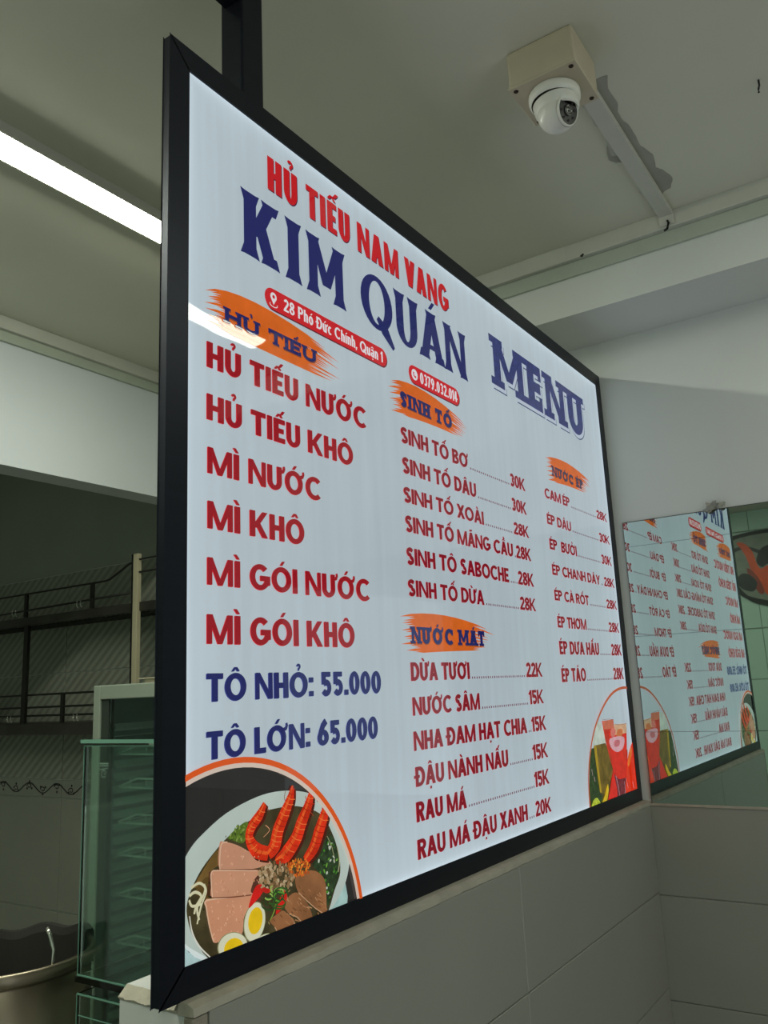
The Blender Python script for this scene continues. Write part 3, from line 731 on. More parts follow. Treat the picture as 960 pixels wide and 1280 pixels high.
fp([(255,350),(300,300),(352,268),(352,330),(330,375),(290,365)], (82,106,34), 5, noise=.5, nscale=110)
fp([(110,545),(200,410),(212,480),(170,520),(165,640),(125,590),(85,600)], (120,92,46), 5, noise=.25)
fp([(160,540),(185,650),(150,660),(90,620)], (96,74,34), 5)
rnd = random.Random(3)
for k in range(46):
    u, v = rnd.uniform(690,800), rnd.uniform(370,650); 
    if u < 700+abs(v-480)*.35: continue
    flat(food, [circ(*PB(u,v), rnd.uniform(.0016,.0034), rnd.uniform(.001,.002), 8, rnd.random()*3)], 6, print_mat(rnd.choice([(70,140,40),(200,210,190),(110,170,60),(60,100,40)])))
for k in range(24):
    u, v = rnd.uniform(262,350), rnd.uniform(290,365)
    if u+v*.9 < 560: continue
    flat(food, [circ(*PB(u,v), rnd.uniform(.0016,.0030), .0014, 8, rnd.random()*3)], 6, print_mat(rnd.choice([(110,140,50),(60,80,30),(140,160,80)])))
def stroke(pts, rgb, lay_, noise=0, ns=60):
    P = [PB(u,v) for u,v,*_ in pts]; Ws = [q[2]/4/1020 for q in pts]     # width given in crop pixels
    C = catmull([(a,b) for a,b in P], 6, False); Wn = []
    for i in range(len(P)-1):
        for j in range(6): Wn.append(Ws[i]+(Ws[i+1]-Ws[i])*j/6)
    Wn.append(Ws[-1]); flat(food, strip(C, [x*1.35 for x in Wn]), lay_, print_mat(rgb, noise, ns))
# noodles, broth highlight
for q in ([(70,600,9),(110,575,9),(140,600,9),(125,650,9),(100,700,9),(110,760,8)], [(60,640,10),(90,620,10),(120,640,9),(95,690,10),(85,730,8)], [(135,580,6),(145,620,6),(120,690,8),(100,780,6)], [(60,660,8),(75,690,9),(120,680,9)]):
    stroke(q, (222,218,180), 6)
stroke([(62,740,4),(75,820,6),(110,890,6),(165,945,4)], (225,225,210), 6)
stroke([(800,390,4),(812,460,6),(805,520,4)], (190,190,150), 6); stroke([(750,340,4),(775,400,5),(790,470,4)], (150,150,110), 6)
# meats
fp([(150,640),(160,520),(215,500),(420,505),(420,700),(390,720)], (90,55,40), 5, smooth=False)
for P, c in (([(212,380),(235,368),(300,385),(375,425),(470,472),(385,503),(300,507),(213,508)], (205,148,118)),
             ([(168,522),(200,510),(300,514),(412,512),(385,560),(368,615),(378,632),(275,642),(176,648),(170,580)], (208,150,118)),
             ([(143,660),(180,652),(375,634),(360,700),(335,745),(325,828),(290,832),(215,866),(182,870),(165,812),(152,730)], (212,150,115))):
    fp(P, c, 6, noise=.07, nscale=25)
stroke([(213,505,4),(213,440,5),(222,378,5),(250,370,4)], (228,188,158), 7); stroke([(176,645,4),(170,580,5),(172,522,5),(210,512,4),(400,513,3)], (230,190,158), 7)
stroke([(182,868,5),(160,790,5),(146,700,6),(146,662,6),(250,648,3)], (230,188,155), 7)
stroke([(176,648,3),(270,645,4),(370,634,4)], (120,72,52), 7); stroke([(215,508,3),(300,508,4),(400,506,3)], (120,72,52), 7)
for P in ([(590,560),(610,530),(650,512),(700,518),(738,560),(746,650),(743,735),(690,700),(645,660),(606,622)],
          [(536,688),(560,640),(598,622),(640,660),(668,712),(676,770),(640,792),(600,745),(560,728)],
          [(462,762),(500,730),(530,712),(565,740),(585,762),(580,820),(515,846),(488,795)]):
    fp(P, (150,100,62), 6, noise=.35, nscale=22)
    for a, b in zip(P[-4:], P[-3:]): stroke([(a[0],a[1],3),(b[0],b[1],4)], (205,160,120), 7)
for k in range(150):
    u, v = rnd.uniform(150,420), rnd.uniform(390,860)
    if u+v < 620 or (v > 640 and u > 350): continue
    if not any(a < v < b and c < u for a, b, c in ((400,505,218),(520,640,178),(660,860,170))): continue
    flat(food, [circ(*PB(u,v), rnd.uniform(.0008,.0022), rnd.uniform(.0006,.0012), 6, rnd.random()*3)], 7, print_mat(rnd.choice([(222,166,134),(198,138,104),(230,178,148)])))
for k in range(70):
    u, v = rnd.uniform(470,740), rnd.uniform(540,830)
    if v < 520+(u-600)*.9 or (u < 590 and v < 640): continue
    stroke([(u,v,5),(u+rnd.uniform(8,22),v+rnd.uniform(6,22),3)], rnd.choice([(172,120,80),(120,78,46),(188,140,98)]), 7)
# oil and herbs floating in the broth
for k in range(60):
    u, v = rnd.uniform(80,760), rnd.uniform(210,940)
    if ((u-440)/330)**2+((v-590)/330)**2 > 1 or u+v < 560: continue
    flat(food, [circ(*PB(u,v), rnd.uniform(.001,.003), rnd.uniform(.0006,.0015), 7, rnd.random()*3)], 5, print_mat(rnd.choice([(150,128,72),(60,76,34),(108,96,50),(40,38,22)])))
# shrimp
for P in ([(438,176,16),(412,235,34),(374,290,36),(360,350,32),(395,410,44),(455,428,40)],
          [(577,88,10),(566,150,34),(536,230,46),(505,310,50),(488,385,52),(455,430,36)],
          [(668,112,14),(660,172,38),(622,272,50),(595,350,52),(545,428,54),(492,462,20)],
          [(742,166,18),(738,225,42),(710,315,52),(684,395,48),(640,462,30)]):
    stroke([(u+10,v+10,w*1.3) for u,v,w in P], (80,24,12), 6); stroke([(u,v,w*1.25) for u,v,w in P], (222,48,14), 7, .35, 40)
    stroke([(u-w*.18,v-2,w*.3) for u,v,w in P], (245,92,34), 8, .3, 60)
    C = catmull([(u,v) for u,v,w in P], 3, False)
    for i in range(2, len(C)-2):
        a, b = C[i-1], C[i+1]; dx, dy = b[0]-a[0], b[1]-a[1]; l = math.hypot(dx,dy); w = P[min(i//3+1,len(P)-1)][2]*.48
        nx, ny = -dy/l*w, dx/l*w; m_ = C[i]
        stroke([(m_[0]-nx,m_[1]-ny,3),(m_[0]+dx*.12,m_[1]+dy*.12,3),(m_[0]+nx,m_[1]+ny,3)], rnd.choice([(176,28,10),(246,122,58),(190,34,10)]), 9)
for P in ([(438,178),(448,200),(462,214)], [(575,90),(590,120),(585,160)], [(668,112),(690,135),(700,170)], [(742,168),(720,150),(705,145)], [(540,115),(535,150),(545,180)]):
    stroke([(u,v,3) for u,v in P], (140,50,34), 8)
stroke([(640,140,4),(655,200,3),(680,240,2)], (180,70,40), 8); stroke([(440,285,3),(460,310,3),(430,345,2)], (230,160,120), 8)
# mince, fried garlic, chilli, scallion curls
for k in range(120):
    a = rnd.random()*6.28; r = rnd.random()**.6; u, v = 490+95*r*math.cos(a), 545+72*r*math.sin(a)
    flat(food, [circ(*PB(u,v), rnd.uniform(.002,.0045), rnd.uniform(.0015,.003), 7, rnd.random()*3)], 8 if k%2 else 9, print_mat(rnd.choice([(178,150,112),(150,118,80),(196,172,136),(120,92,60)])))
for k in range(90):
    a = rnd.random()*6.28; r = rnd.random()**.6; u, v = 605+62*r*math.cos(a), 498+42*r*math.sin(a)
    flat(food, [circ(*PB(u,v), rnd.uniform(.0012,.0028), rnd.uniform(.0012,.002), 6, rnd.random()*3)], 9, print_mat(rnd.choice([(222,110,34),(190,80,24),(236,146,50)])))
fp([(355,700),(370,640),(392,590),(420,582),(425,620),(395,660)], (215,30,24), 9); fp([(490,730),(515,640),(530,612),(548,640),(530,690)], (215,34,24), 9)
fp([(400,590),(440,598),(470,610),(440,625)], (200,34,24), 9)
for k in range(13):
    c_ = (rnd.uniform(430,520), rnd.uniform(590,690)); r = rnd.uniform(18,42); a0 = rnd.random()*360
    stroke([(c_[0]+r*math.cos(math.radians(a0+j*45)), c_[1]+r*.8*math.sin(math.radians(a0+j*45)), 6) for j in range(6)], rnd.choice([(90,150,50),(150,190,90),(50,90,34),(40,70,30)]), 10)
stroke([(490,680,5),(480,720,6),(462,760,4)], (130,160,60), 10)
# eggs
def egg(u, v, ru, rv, rot, yu, yv, yru, yrv):
    c_ = PB(u, v); sx = (PB(u+10,v)[0]-c_[0])/10; sz = (c_[1]-PB(u,v+10)[1])/10
    flat(food, [circ(c_[0], c_[1], ru*sx*1.06, rv*sz*1.05, 40, rot)], 8, print_mat((150,150,110)))
    flat(food, [circ(c_[0], c_[1], ru*sx, rv*sz, 40, rot)], 9, print_mat((226,226,196), .05, 30))
    y_ = PB(yu, yv); flat(food, [circ(y_[0], y_[1], yru*sx, yrv*sz, 40, rot)], 10, print_mat((242,200,22), .10, 60))
egg(386, 768, 52, 95, -.16, 388, 762, 36, 66)
egg(277, 892, 74, 68, -.3, 280, 902, 50, 52)
egg(422, 888, 62, 52, .1, 425, 925, 20, 14)
ROUND[0] = None
food.build('food_picture', None, sign, label='round print of a noodle bowl with four red shrimp, sliced pork and halved eggs')

# ---- the printed drinks picture
food = MB()
def PB(u, v): return sp_(725+u/7.111, 850+v/7.111)
def stroke7(pts, rgb, lay_): 
    P = [PB(u,v) for u,v,*_ in pts]; C = catmull(P, 6, False); flat(food, strip(C, [pts[0][2]*.0001]*len(C)), lay_, print_mat(rgb))
arch = [(85,1200),(70,1000),(68,850),(78,680),(110,480),(160,320),(230,180),(300,100),(380,68),(445,82),(520,120)]
fp([(84,640),(120,600),(260,640),(420,620),(420,1180),(84,1220)], (70,62,24), 2, smooth=False, noise=.5, nscale=70)
fp([(88,660),(115,610),(130,700),(170,980),(200,1080),(95,1180),(80,1000)], (44,62,18), 3, noise=.5, nscale=90)
fp([(135,400),(190,395),(228,560),(118,590)], (200,212,200), 2, noise=.2)
fp([(118,585),(222,560),(262,640),(290,830),(215,1020),(175,1000),(140,750)], (112,88,18), 3, smooth=False, noise=.45, nscale=40)
fp([(118,585),(140,585),(165,800),(190,1000),(175,1000),(140,750)], (180,150,30), 4, smooth=False)
fp([(190,365),(290,350),(305,450),(330,720),(300,830),(262,700),(222,540)], (205,40,24), 4, smooth=False, noise=.25)
fp([(190,365),(290,350),(300,430),(210,440)], (214,110,84), 5, smooth=False)
fp([(255,470),(300,470),(408,455),(412,640),(400,900),(330,930),(285,760)], (226,30,16), 5, smooth=False, noise=.2)
fp([(300,395),(405,385),(410,470),(305,490)], (222,176,140), 5, smooth=False, noise=.2)
fp([(330,440),(370,440),(365,500),(320,500)], (216,120,70), 6)
fp([(262,520),(380,505),(378,600),(325,640),(270,600)], (228,172,184), 6, noise=.1)
fp([(300,540),(345,535),(340,585),(300,590)], (205,110,120), 7)
fp([(268,440),(300,430),(312,460),(300,500),(270,500)], (226,120,110), 6)
fp([(236,1190),(300,700),(420,640),(420,1120)], (196,26,22), 3, smooth=False, noise=.25)
fp([(242,1130),(265,960),(295,830),(335,1000),(345,1090)], (224,28,22), 6, noise=.2)
fp([(300,840),(340,880),(425,880),(430,1050),(335,1090),(325,980)], (120,20,44), 6, noise=.5, nscale=120)
fp([(410,760),(440,600),(465,552),(497,590),(530,800),(560,1080),(410,1090)], (236,46,12), 7, noise=.12)
fp([(415,740),(440,600),(452,640),(430,760)], (244,120,40), 8)
fp([(182,1120),(215,1020),(240,925),(246,990),(222,1130),(190,1170)], (228,190,26), 7)
fp([(88,1200),(110,1080),(150,1050),(190,1140),(150,1180)], (190,206,60), 6, noise=.5, nscale=200)
for q in ([(310,850,16),(335,960,14),(350,1080,10)], [(385,900,14),(395,980,12),(380,1060,10)], [(460,900,16),(470,960,12)], [(400,870,10),(420,960,8)], [(118,860,20),(125,900,14)], [(95,790,14),(105,850,10)]):
    stroke7(q, (226,190,200), 8)
for q in ([(190,355,10),(240,348,10),(290,352,10)], [(300,392,10),(350,398,10),(405,386,10)], [(288,320,7),(292,420,7)], [(404,350,7),(408,460,7)], [(160,330,8),(150,410,8)], [(190,330,7),(192,400,7)]):
    stroke7(q, (140,110,110), 8)
P = catmull([PB(*q) for q in arch], 6, False)
flat(food, strip(P, .0068), 9, print_mat((196,92,58)))
food.build('drinks_picture', None, sign, label='arched print of tall glasses of red and green iced drinks')

# support post behind the sign up to the ceiling
post = empty('support_post', (.178, .040, CEIL))
tag(post, 'black square metal post from the ceiling down behind the menu board', 'post')
MB().box(.155, .0145, .96, .203, .060, CEIL-.0005).build('tube', M['black_metal'], post, bevel=.003)
pb = MB().box(.135, .005, CEIL-.005, .222, .085, CEIL-.0002); pb.build('ceiling_plate', M['black_metal'], post)
MB().box(.120, .02, 1.385, .155, .05, 1.397).box(.120,.02,1.385,.126,.05,1.42).build('bracket', M['black_metal'], post)

# ------------------------------------------------------------------ mirror
mir = empty('wall_mirror', (WX, -.5, -.01))
tag(mir, 'green-tinted frameless wall mirror reflecting the menu board', 'mirror')
zs = [-.008, .176, .432, .682, .752]
for a, b in zip(zs[:-1], zs[1:]):
    MB().box(WX-.0045, -1.25, a+.0004, WX-.0002, -.0255, b-.0004).build('mirror_pane', M['mirror'], mir)
MB().box(WX-.005, -1.25, .752, WX, -.0250, .7535).box(WX-.005,-.0255,-.008,WX,-.0243,.7535).build('polished_edge', M['dark_steel'], mir)
mg = MB(); n = 60
for i in range(n):
    y0 = -1.25+1.23*i/n; y1 = -1.25+1.23*(i+1)/n; h = random.uniform(.002,.0045)
    mg.box(WX-.0085, y0, -.012-h*.3, WX, y1, -.008+h*.2)
o = mg.build('silicone_bead', M['ledge'], mir, label='uneven beige silicone bead along the bottom of the mirror')
# crumpled tape rosette at the top edge
ro = empty('tape_rosette', (WX, -.283, .765)); tag(ro, 'small crumpled grey tape knot on the top edge of the mirror', 'tape knot')
c0 = px(895, 634, 0, WX-.006)
for k in range(9):
    a = -.5+k*math.pi/7.5; l = .032 if k % 2 else .024
    p = []
    for i in range(5):
        t = i/4; p.append((WX-.008-.010*math.sin(t*3.1)*(1+.3*(k%3)), c0.y+l*t*math.cos(a), c0.z-.002+l*.62*t*math.sin(a)+.003*math.sin(t*5+k)))
    mbk = MB(); w_ = .0055
    for i in range(4):
        (x0,y0,z0), (x1,y1,z1) = p[i], p[i+1]; nx, nz = -math.sin(a)*w_, math.cos(a)*w_
        w0, w1 = math.sin((i+.4)/4.4*3.1), math.sin((i+1.4)/5.4*3.1)
        mbk.poly([(x0,y0-nx*w0,z0-nz*w0),(x1,y1-nx*w1,z1-nz*w1),(x1-.001,y1+nx*w1,z1+nz*w1),(x0-.001,y0+nx*w0,z0+nz*w0)])
    q = mbk.build('tape_fold', M['ledge'] if k % 3 == 0 else M['patch'], ro); sm = q.modifiers.new('thick','SOLIDIFY'); sm.thickness = .0012
MB().tube([(WX,c0.y,c0.z+.002),(WX-.012,c0.y,c0.z+.004),(WX-.012,c0.y,c0.z+.016)], .0016, 6).build('nail', M['rail_steel'], ro)

# ------------------------------------------------------------------ ceiling fittings
# cable trunking along the beam and along the kitchen lintel
def trunk(name, boxes, label):
    e = empty(name, (boxes[0][1][0], boxes[0][1][1], boxes[0][1][2])); tag(e, label, 'cable trunking')
    for nm, b, mt in boxes: MB().box(*b).build(nm, mt, e, bevel=.0015)
    return e
tr = trunk('cable_trunking', [('upper_channel', (BX-.026, -2.65, 1.455, BX, .60, CEIL), M['trunk']), ('upper_channel', (BX-.026, .602, 1.4545, BX, 1.50, CEIL), M['trunk']),
    ('lower_channel', (BX-.010, -2.65, 1.414, BX, 1.50, 1.4545), M['trunk_low'])], 'two stacked white cable channels along the beam above the mirror')
MB().box(BX-.0275, -.03, 1.457, BX-.0255, .10, CEIL).build('joint_sleeve', M['trunk'], tr, bevel=.001)
trunk('cable_trunking', [('upper_channel', (X0R+.05, LY-.026, 1.458, BX-.03, LY, CEIL), M['trunk']), ('lower_channel', (X0R+.05, LY-.012, 1.425, BX-.03, LY, 1.4575), M['trunk_low'])],
    'two stacked white cable channels on the lintel over the kitchen opening')
t3 = trunk('cable_trunking', [('channel', (.763, -.3225, 1.486, BX-.027, -.287, CEIL), M['trunk']), ('elbow', (BX-.0300, -.3235, 1.4600, BX-.0262, -.286, CEIL), M['trunk'])],
    'short white cable channel across the ceiling from the camera box to the beam')
p_ = px(832, 283, 0, BX-.03)
MB().tube([(BX-.029,p_.y-.006,1.472),(BX-.034,p_.y-.009,1.462),(BX-.034,p_.y-.004,1.447),(BX-.028,p_.y+.004,1.448)], .0032, 8).build('black_cable', M['dark'], t3, smooth=True, label='black cable end')
p_ = px(727, 323, 0, BX-.03)
MB().tube([(BX-.022,p_.y,1.456),(BX-.033,p_.y,1.452),(BX-.033,p_.y-.008,1.455)], .0025, 6).build('cable_stub', M['dark'], tr)

# filler patches beside the channel, and its shadow painted as a dark patch
def patch(ptsr, mat, name, thick=.0012):
    P = catmull([tuple(px(600+u/2.667, 20+v/2.667, 2, CEIL))[:2] for u, v in ptsr], 3)
    mb = MB(); n = len(P)
    mb.v = [(a,b,CEIL-thick) for a,b in P]+[(a,b,CEIL+.0005) for a,b in P]
    mb.f = [tuple(range(n))]+[(i,(i+1)%n,(i+1)%n+n,i+n) for i in range(n)]; mb.m = [0]*(n+1)
    o = mb.build(name, mat, ceil); return o
def ragged(P, seed):
    r = random.Random(seed); out = []
    for i in range(len(P)-1):
        (u0, v0), (u1, v1) = P[i], P[i+1]
        for j in range(3):
            t = j/3; out.append((u0+(u1-u0)*t+r.uniform(-5,5), v0+(v1-v0)*t+r.uniform(-5,5)))
    return out+[P[-1]]
def tr6(P): return [((700+u/6-600)*2.667, (100+v/6-20)*2.667) for u, v in P]
patch(tr6(ragged([(350,-40),(360,60),(430,180),(440,260),(540,370),(575,430),(600,490),(700,560),(715,650),(770,670),(845,730),(830,800),(750,860)],1)+[(640,760),(420,400),(240,60)]), M['patch'], 'filler_shadow_patch', .0015)  # ragged shadow of the channel, painted as a darker patch
patch(tr6(ragged([(160,180),(220,250),(250,320),(300,365),(340,400),(350,470),(360,590),(420,615),(470,610),(520,680),(580,770),(590,840),(640,880),(690,960),(735,1010)],2)+[(760,950),(560,640),(300,200)]), M['patch_light'], 'filler_shadow_patch', .0030)
patch(tr6([(352,480),(362,585),(420,607),(470,602),(430,560),(385,560)]), M['patch'], 'filler_shadow_patch', .0034)

# mark / hook at the right
hk = px(948, 100, 2, CEIL)
MB().tube([(hk.x,hk.y,CEIL),(hk.x,hk.y,CEIL-.012),(hk.x+.004,hk.y+.003,CEIL-.018),(hk.x+.002,hk.y+.003,CEIL-.026)], .0022, 6).build('ceiling_hook', M['dark'])
tag(bpy.data.objects['ceiling_hook'], 'tiny black hook alone on the ceiling right of the camera', 'hook')

# junction box
jb = empty('junction_box', (.703, -.279, CEIL)); tag(jb, 'square ivory junction box screwed to the ceiling', 'junction box')
bx0, bx1, by0, by1 = .640, .766, -.345, -.213
MB().box(bx0, by0, 1.424, bx1, by1, CEIL).build('housing', M['box_plastic'], jb, bevel=.006)
MB().box(bx0-.001, by0-.001, 1.419, bx1+.001, by1+.001, 1.4242).build('cover_plate', M['box_plastic'], jb, bevel=.0015)
for sx in (bx0+.010, bx1-.010):
    for sy in (by0+.011, by1-.011):
        MB().lathe([(0,-.002),(.0042,-.0015),(.0048,0),(0,0)], (sx,sy,1.419), (0,0,1), 14).build('screw', M['screw'], jb)
# dome camera
dc = empty('dome_camera', (.703,-.279,1.419)); tag(dc, 'white security dome camera with a black lens, under the junction box', 'security camera')
c_ = (.703,-.279,1.419)
prof = [(0,0),(.048,0),(.049,.002),(.049,.013),(.0475,.0165),(.0445,.0195)]
MB().lathe(prof, c_, (0,0,-1), 64).build('base_ring', M['cam_white'], dc, smooth=True)
pr2 = [(.0440,.0185),(.0435,.024)]+[(.0435*math.cos(a*.1), .026+.030*math.sin(a*.1)) for a in range(0,7)]
nrm = (CR*.62 - CU*.10 - CF*.78).normalized()
bc = Vector((.702,-.281,1.419-.043))
MB().lathe([(.0440,.0175),(.0432,.026),(.0420,.034),(.0400,.0385),(.0375,.0395)], c_, (.10,-.06,-1), 64).build('shroud', M['cam_white'], dc, smooth=True)
MB().lathe([(0.0005,-.0365)]+[(.0365*math.sin(a), -.0365*math.cos(a)) for a in [i*math.pi/24 for i in range(1,18)]], bc, nrm, 56).build('eyeball', M['cam_white'], dc, smooth=True)
MB().lathe([(.0285,.0225),(.0290,.0255),(.0276,.0278),(.0262,.0278),(.0260,.0262)], bc, nrm, 48).build('lens_rim', M['cam_white'], dc, smooth=True)
MB().lathe([(0.0001,.0264),(.0262,.0264)], bc, nrm, 40).build('lens_face', M['dark'], dc)
MB().lathe([(.0105,.0264),(.0105,.0284),(.0085,.0294),(.0078,.0284),(.0045,.0298),(.0001,.0304)], bc, nrm, 32).build('lens', M['lens'], dc, smooth=True)
a1 = nrm.cross(Vector((0,0,1))).normalized(); a2 = nrm.cross(a1)
for k in range(8):
    t = k*math.pi/4+.3; q = bc+nrm*.0264+a1*(.0185*math.cos(t))+a2*(.0185*math.sin(t))
    MB().lathe([(.0026,0),(.0024,.0014),(.0001,.0022)], q, nrm, 10).build('infrared_led', M['led'], dc, smooth=True)

# ceiling tube lamps (half-round LED battens), three of them added as unseen fill
def batten(x0, x1, yc, strength, label):
    e = empty('tube_lamp', ((x0+x1)/2, yc, CEIL)); tag(e, label, 'ceiling lamp')
    MB().box(x0, yc-.043, CEIL-.008, x1, yc+.043, CEIL-.0002).box(x0, yc-.043, CEIL-.027, x1, yc-.040, CEIL-.008).box(x0, yc+.040, CEIL-.027, x1, yc+.043, CEIL-.008).build('base_tray', M['trunk'], e)
    mb = MB(); n = 16; P = [(yc+.039*math.cos(math.pi*i/n), CEIL-.0245-.012*math.sin(math.pi*i/n)) for i in range(n+1)]
    for i in range(n): mb.poly([(x0+.01,*P[i]),(x1-.01,*P[i]),(x1-.01,*P[i+1]),(x0+.01,*P[i+1])])
    mb.build('diffuser', lamp_mat('lamp_diffuser', strength), e, smooth=True)
    for a, b in ((x0, x0+.0105), (x1-.0105, x1)):
        c = MB(); c.v = [(a,y,z) for y,z in P]+[(b,y,z) for y,z in P]; m = len(P)
        c.f = [tuple(range(m))[::-1], tuple(range(m,2*m))]+[(i,(i+1)%m,(i+1)%m+m,i+m) for i in range(m)]; c.m = [0]*len(c.f)
        c.build('end_cap', M['cam_white'], e)
batten(-.25, .95, .748, LAMP_BACK, 'bright white tube lamp on the ceiling behind the menu board')
batten(-1.60, -.40, .748, LAMP_BACK, 'added fill tube further along the kitchen-side ceiling, outside the view')  # added to raise the light in the back room
batten(-2.0, -.80, -1.02, 18.0, 'added fill tube behind the viewer, outside the view')  # added to brighten the front side and the mirrored wall
batten(-.2, 1.0, 2.55, 1.4, 'dim fill tube added on the kitchen ceiling, hidden behind the lintel')  # added to lift the dark kitchen
batten(.10, 1.30, -1.02, LAMP_FRONT, 'tube lamp on the viewer side, seen only as a streak on the board')

# ------------------------------------------------------------------ kitchen things behind the sign
# display fridge
fx, fy0, fy1, ft = .90, .84, 1.318, .366; fb = FLOOR
fr_ = empty('display_fridge', (fx+.25, (fy0+fy1)/2, FLOOR)); tag(fr_, 'tall grey display fridge with a glass door, behind the glass case', 'fridge')
w = .02
body = MB().box(fx+.03, fy1-w, fb+.08, fx+.5, fy1, ft).box(fx+.03, fy0, fb+.08, fx+.5, fy0+w, ft).box(fx+.03, fy0, ft-w, fx+.5, fy1, ft).box(fx+.48, fy0, fb+.08, fx+.5, fy1, ft).box(fx+.03, fy0, fb+.08, fx+.5, fy1, fb+.30)
body.build('cabinet', M['fridge'], fr_)
MB().box(fx+.035, fy0+w, fb+.30, fx+.475, fy0+w+.004, ft-w).box(fx+.035, fy1-w-.004, fb+.3, fx+.475, fy1-w, ft-w).box(fx+.474, fy0+w, fb+.3, fx+.479, fy1-w, ft-w).build('liner', M['liner'], fr_)
door = MB().box(fx, fy1-.030, fb+.3, fx+.028, fy1, ft).box(fx, fy0, fb+.3, fx+.028, fy0+.030, ft).box(fx, fy0+.03, ft-.040, fx+.028, fy1-.03, ft).box(fx, fy0+.03, fb+.3, fx+.028, fy1-.03, fb+.34)
do = door.build('door', M['fridge'], fr_, bevel=.003)
MB().box(fx+.006, fy1-.062, fb+.34, fx+.027, fy1-.0305, ft-.041).box(fx+.006, fy0+.0305, fb+.34, fx+.027, fy0+.06, ft-.041).build('gasket', M['gasket'], do)
MB().box(fx+.012, fy0+.06, fb+.34, fx+.017, fy1-.0625, ft-.041).build('door_glass', M['glass'], do)
for k in range(26):
    z = .24-k*.0345
    MB().poly([(fx+.06,fy1-.030,z),(fx+.42,fy1-.030,z),(fx+.42,fy1-.0235,z+.018),(fx+.06,fy1-.0235,z+.018)]).box(fx+.06,fy1-.0345,z-.004,fx+.42,fy1-.0245,z+.002).build('shelf_rib', M['rib'], fr_)
for z in (.175, .085, -.01, -.095, -.20, -.32, -.44):
    mb = MB(); 
    for i in range(10): y = fy0+.05+i*(fy1-fy0-.10)/9; mb.tube([(fx+.06,y,z),(fx+.42,y,z)], .0016, 5)
    for x in (fx+.06, fx+.18, fx+.30, fx+.42): mb.tube([(x,fy0+.03,z-.003),(x,fy1-.055,z-.003)], .0028, 5)
    mb.tube([(fx+.058,fy0+.03,z+.022),(fx+.058,fy1-.13,z+.022),(fx+.058,fy1-.055,z)], .0028, 5)
    for i in range(6): y = fy0+.05+i*.065; mb.tube([(fx+.058,y,z),(fx+.058,y,z+.022)], .002, 5)
    mb.build('wire_shelf', M['wire'], fr_)
# small white mark on the door stile
mk = MB(); X_ = fx+.0045
for (v0, v1) in ((953.5,955.2),(956.4,957.8)):
    a = px(125, v0, 0, X_); b = px(136, v1, 0, X_); mk.poly([(X_,a.y,a.z),(X_,b.y,a.z),(X_,b.y,b.z),(X_,a.y,b.z)])
def m2(u, v): q = px(90+u/8, 840+v/8, 0, X_); return (q.y, q.z)
for st_ in ([(278,962),(290,975),(310,970),(345,962),(368,962)], [(300,975),(330,975)], [(345,965),(345,975)]):
    for q in strip([m2(*s) for s in st_], .0016): mk.poly([(X_-.0002,a,b) for a,b in q])
for q in strip([m2(322+24*math.cos(a*.35), 1018+34*math.sin(a*.35)) for a in range(2,18)], .0017): mk.poly([(X_-.0002,a,b) for a,b in q])
for q in strip([m2(322,1010), m2(338,1018), m2(330,1030)], .0015): mk.poly([(X_-.0002,a,b) for a,b in q])
mk.build('printed_mark', M['white_mark'], do, label='small white printed mark of bars and a ring')
# tray on the fridge
MB().box(fx+.10, fy0+.06, ft+.0005, fx+.45, fy1-.10, ft+.014).box(fx+.09, fy0+.05, ft+.014, fx+.46, fy1-.085, ft+.017).build('tray', M['box_plastic'], None, bevel=.002)
tag(bpy.data.objects['tray'], 'flat pale tray lying on top of the display fridge', 'tray')

# glass food case
gx0, gx1, gy0, gy1 = .50, .86, .32, .812
gc = empty('glass_food_case', ((gx0+gx1)/2, (gy0+gy1)/2, FLOOR)); tag(gc, 'glass food case with green polished edges, behind the half wall', 'glass case')
def pane(name, b): return MB().box(*b).build(name, M['glass'], gc)
pane('top_pane', (gx0-.005, gy0, .232, gx1, gy1+.006, .243))
pane('front_pane', (gx0, gy0, -.216, gx0+.006, gy1-.007, .2315))
pane('side_pane', (gx0, gy1-.006, -.216, gx1, gy1, .2315))
pane('back_pane', (gx1-.006, gy0, -.216, gx1, gy1-.007, .2315))
pane('shelf_pane', (gx0-.004, gy0, -.2285, gx1, gy1+.004, -.2165))
pane('front_pane', (gx0, gy0, -.60, gx0+.006, gy1-.007, -.2495))
pane('side_pane', (gx0, gy1-.006, -.60, gx1, gy1, -.2495))
e_ = MB()
for zz in (.2305, -.2155): e_.box(gx0-.0015, gy0, zz-.0015, gx0+.0005, gy1, zz+.0015)
e_.box(gx0-.0012, gy1-.0005, -.216, gx0+.002, gy1+.001, .231).box(gx0-.0012, gy1-.0005, -.60, gx0+.002, gy1+.001, -.25)
e_.box(gx0-.0062, gy0, .236, gx0-.005, gy1+.006, .2435).box(gx0-.001, gy0, -.252, gx0+.001, gy1, -.249).box(gx0-.001, gy0+.0, -.290, gx0+.001, gy1-.006, -.288)
e_.build('polished_edge', M['glass_edge'], gc, label='pale green polished glass edge')
MB().box(gx0, gy0, FLOOR, gx1, gy1, -.6005).build('base_cabinet', M['dark_steel'], gc)

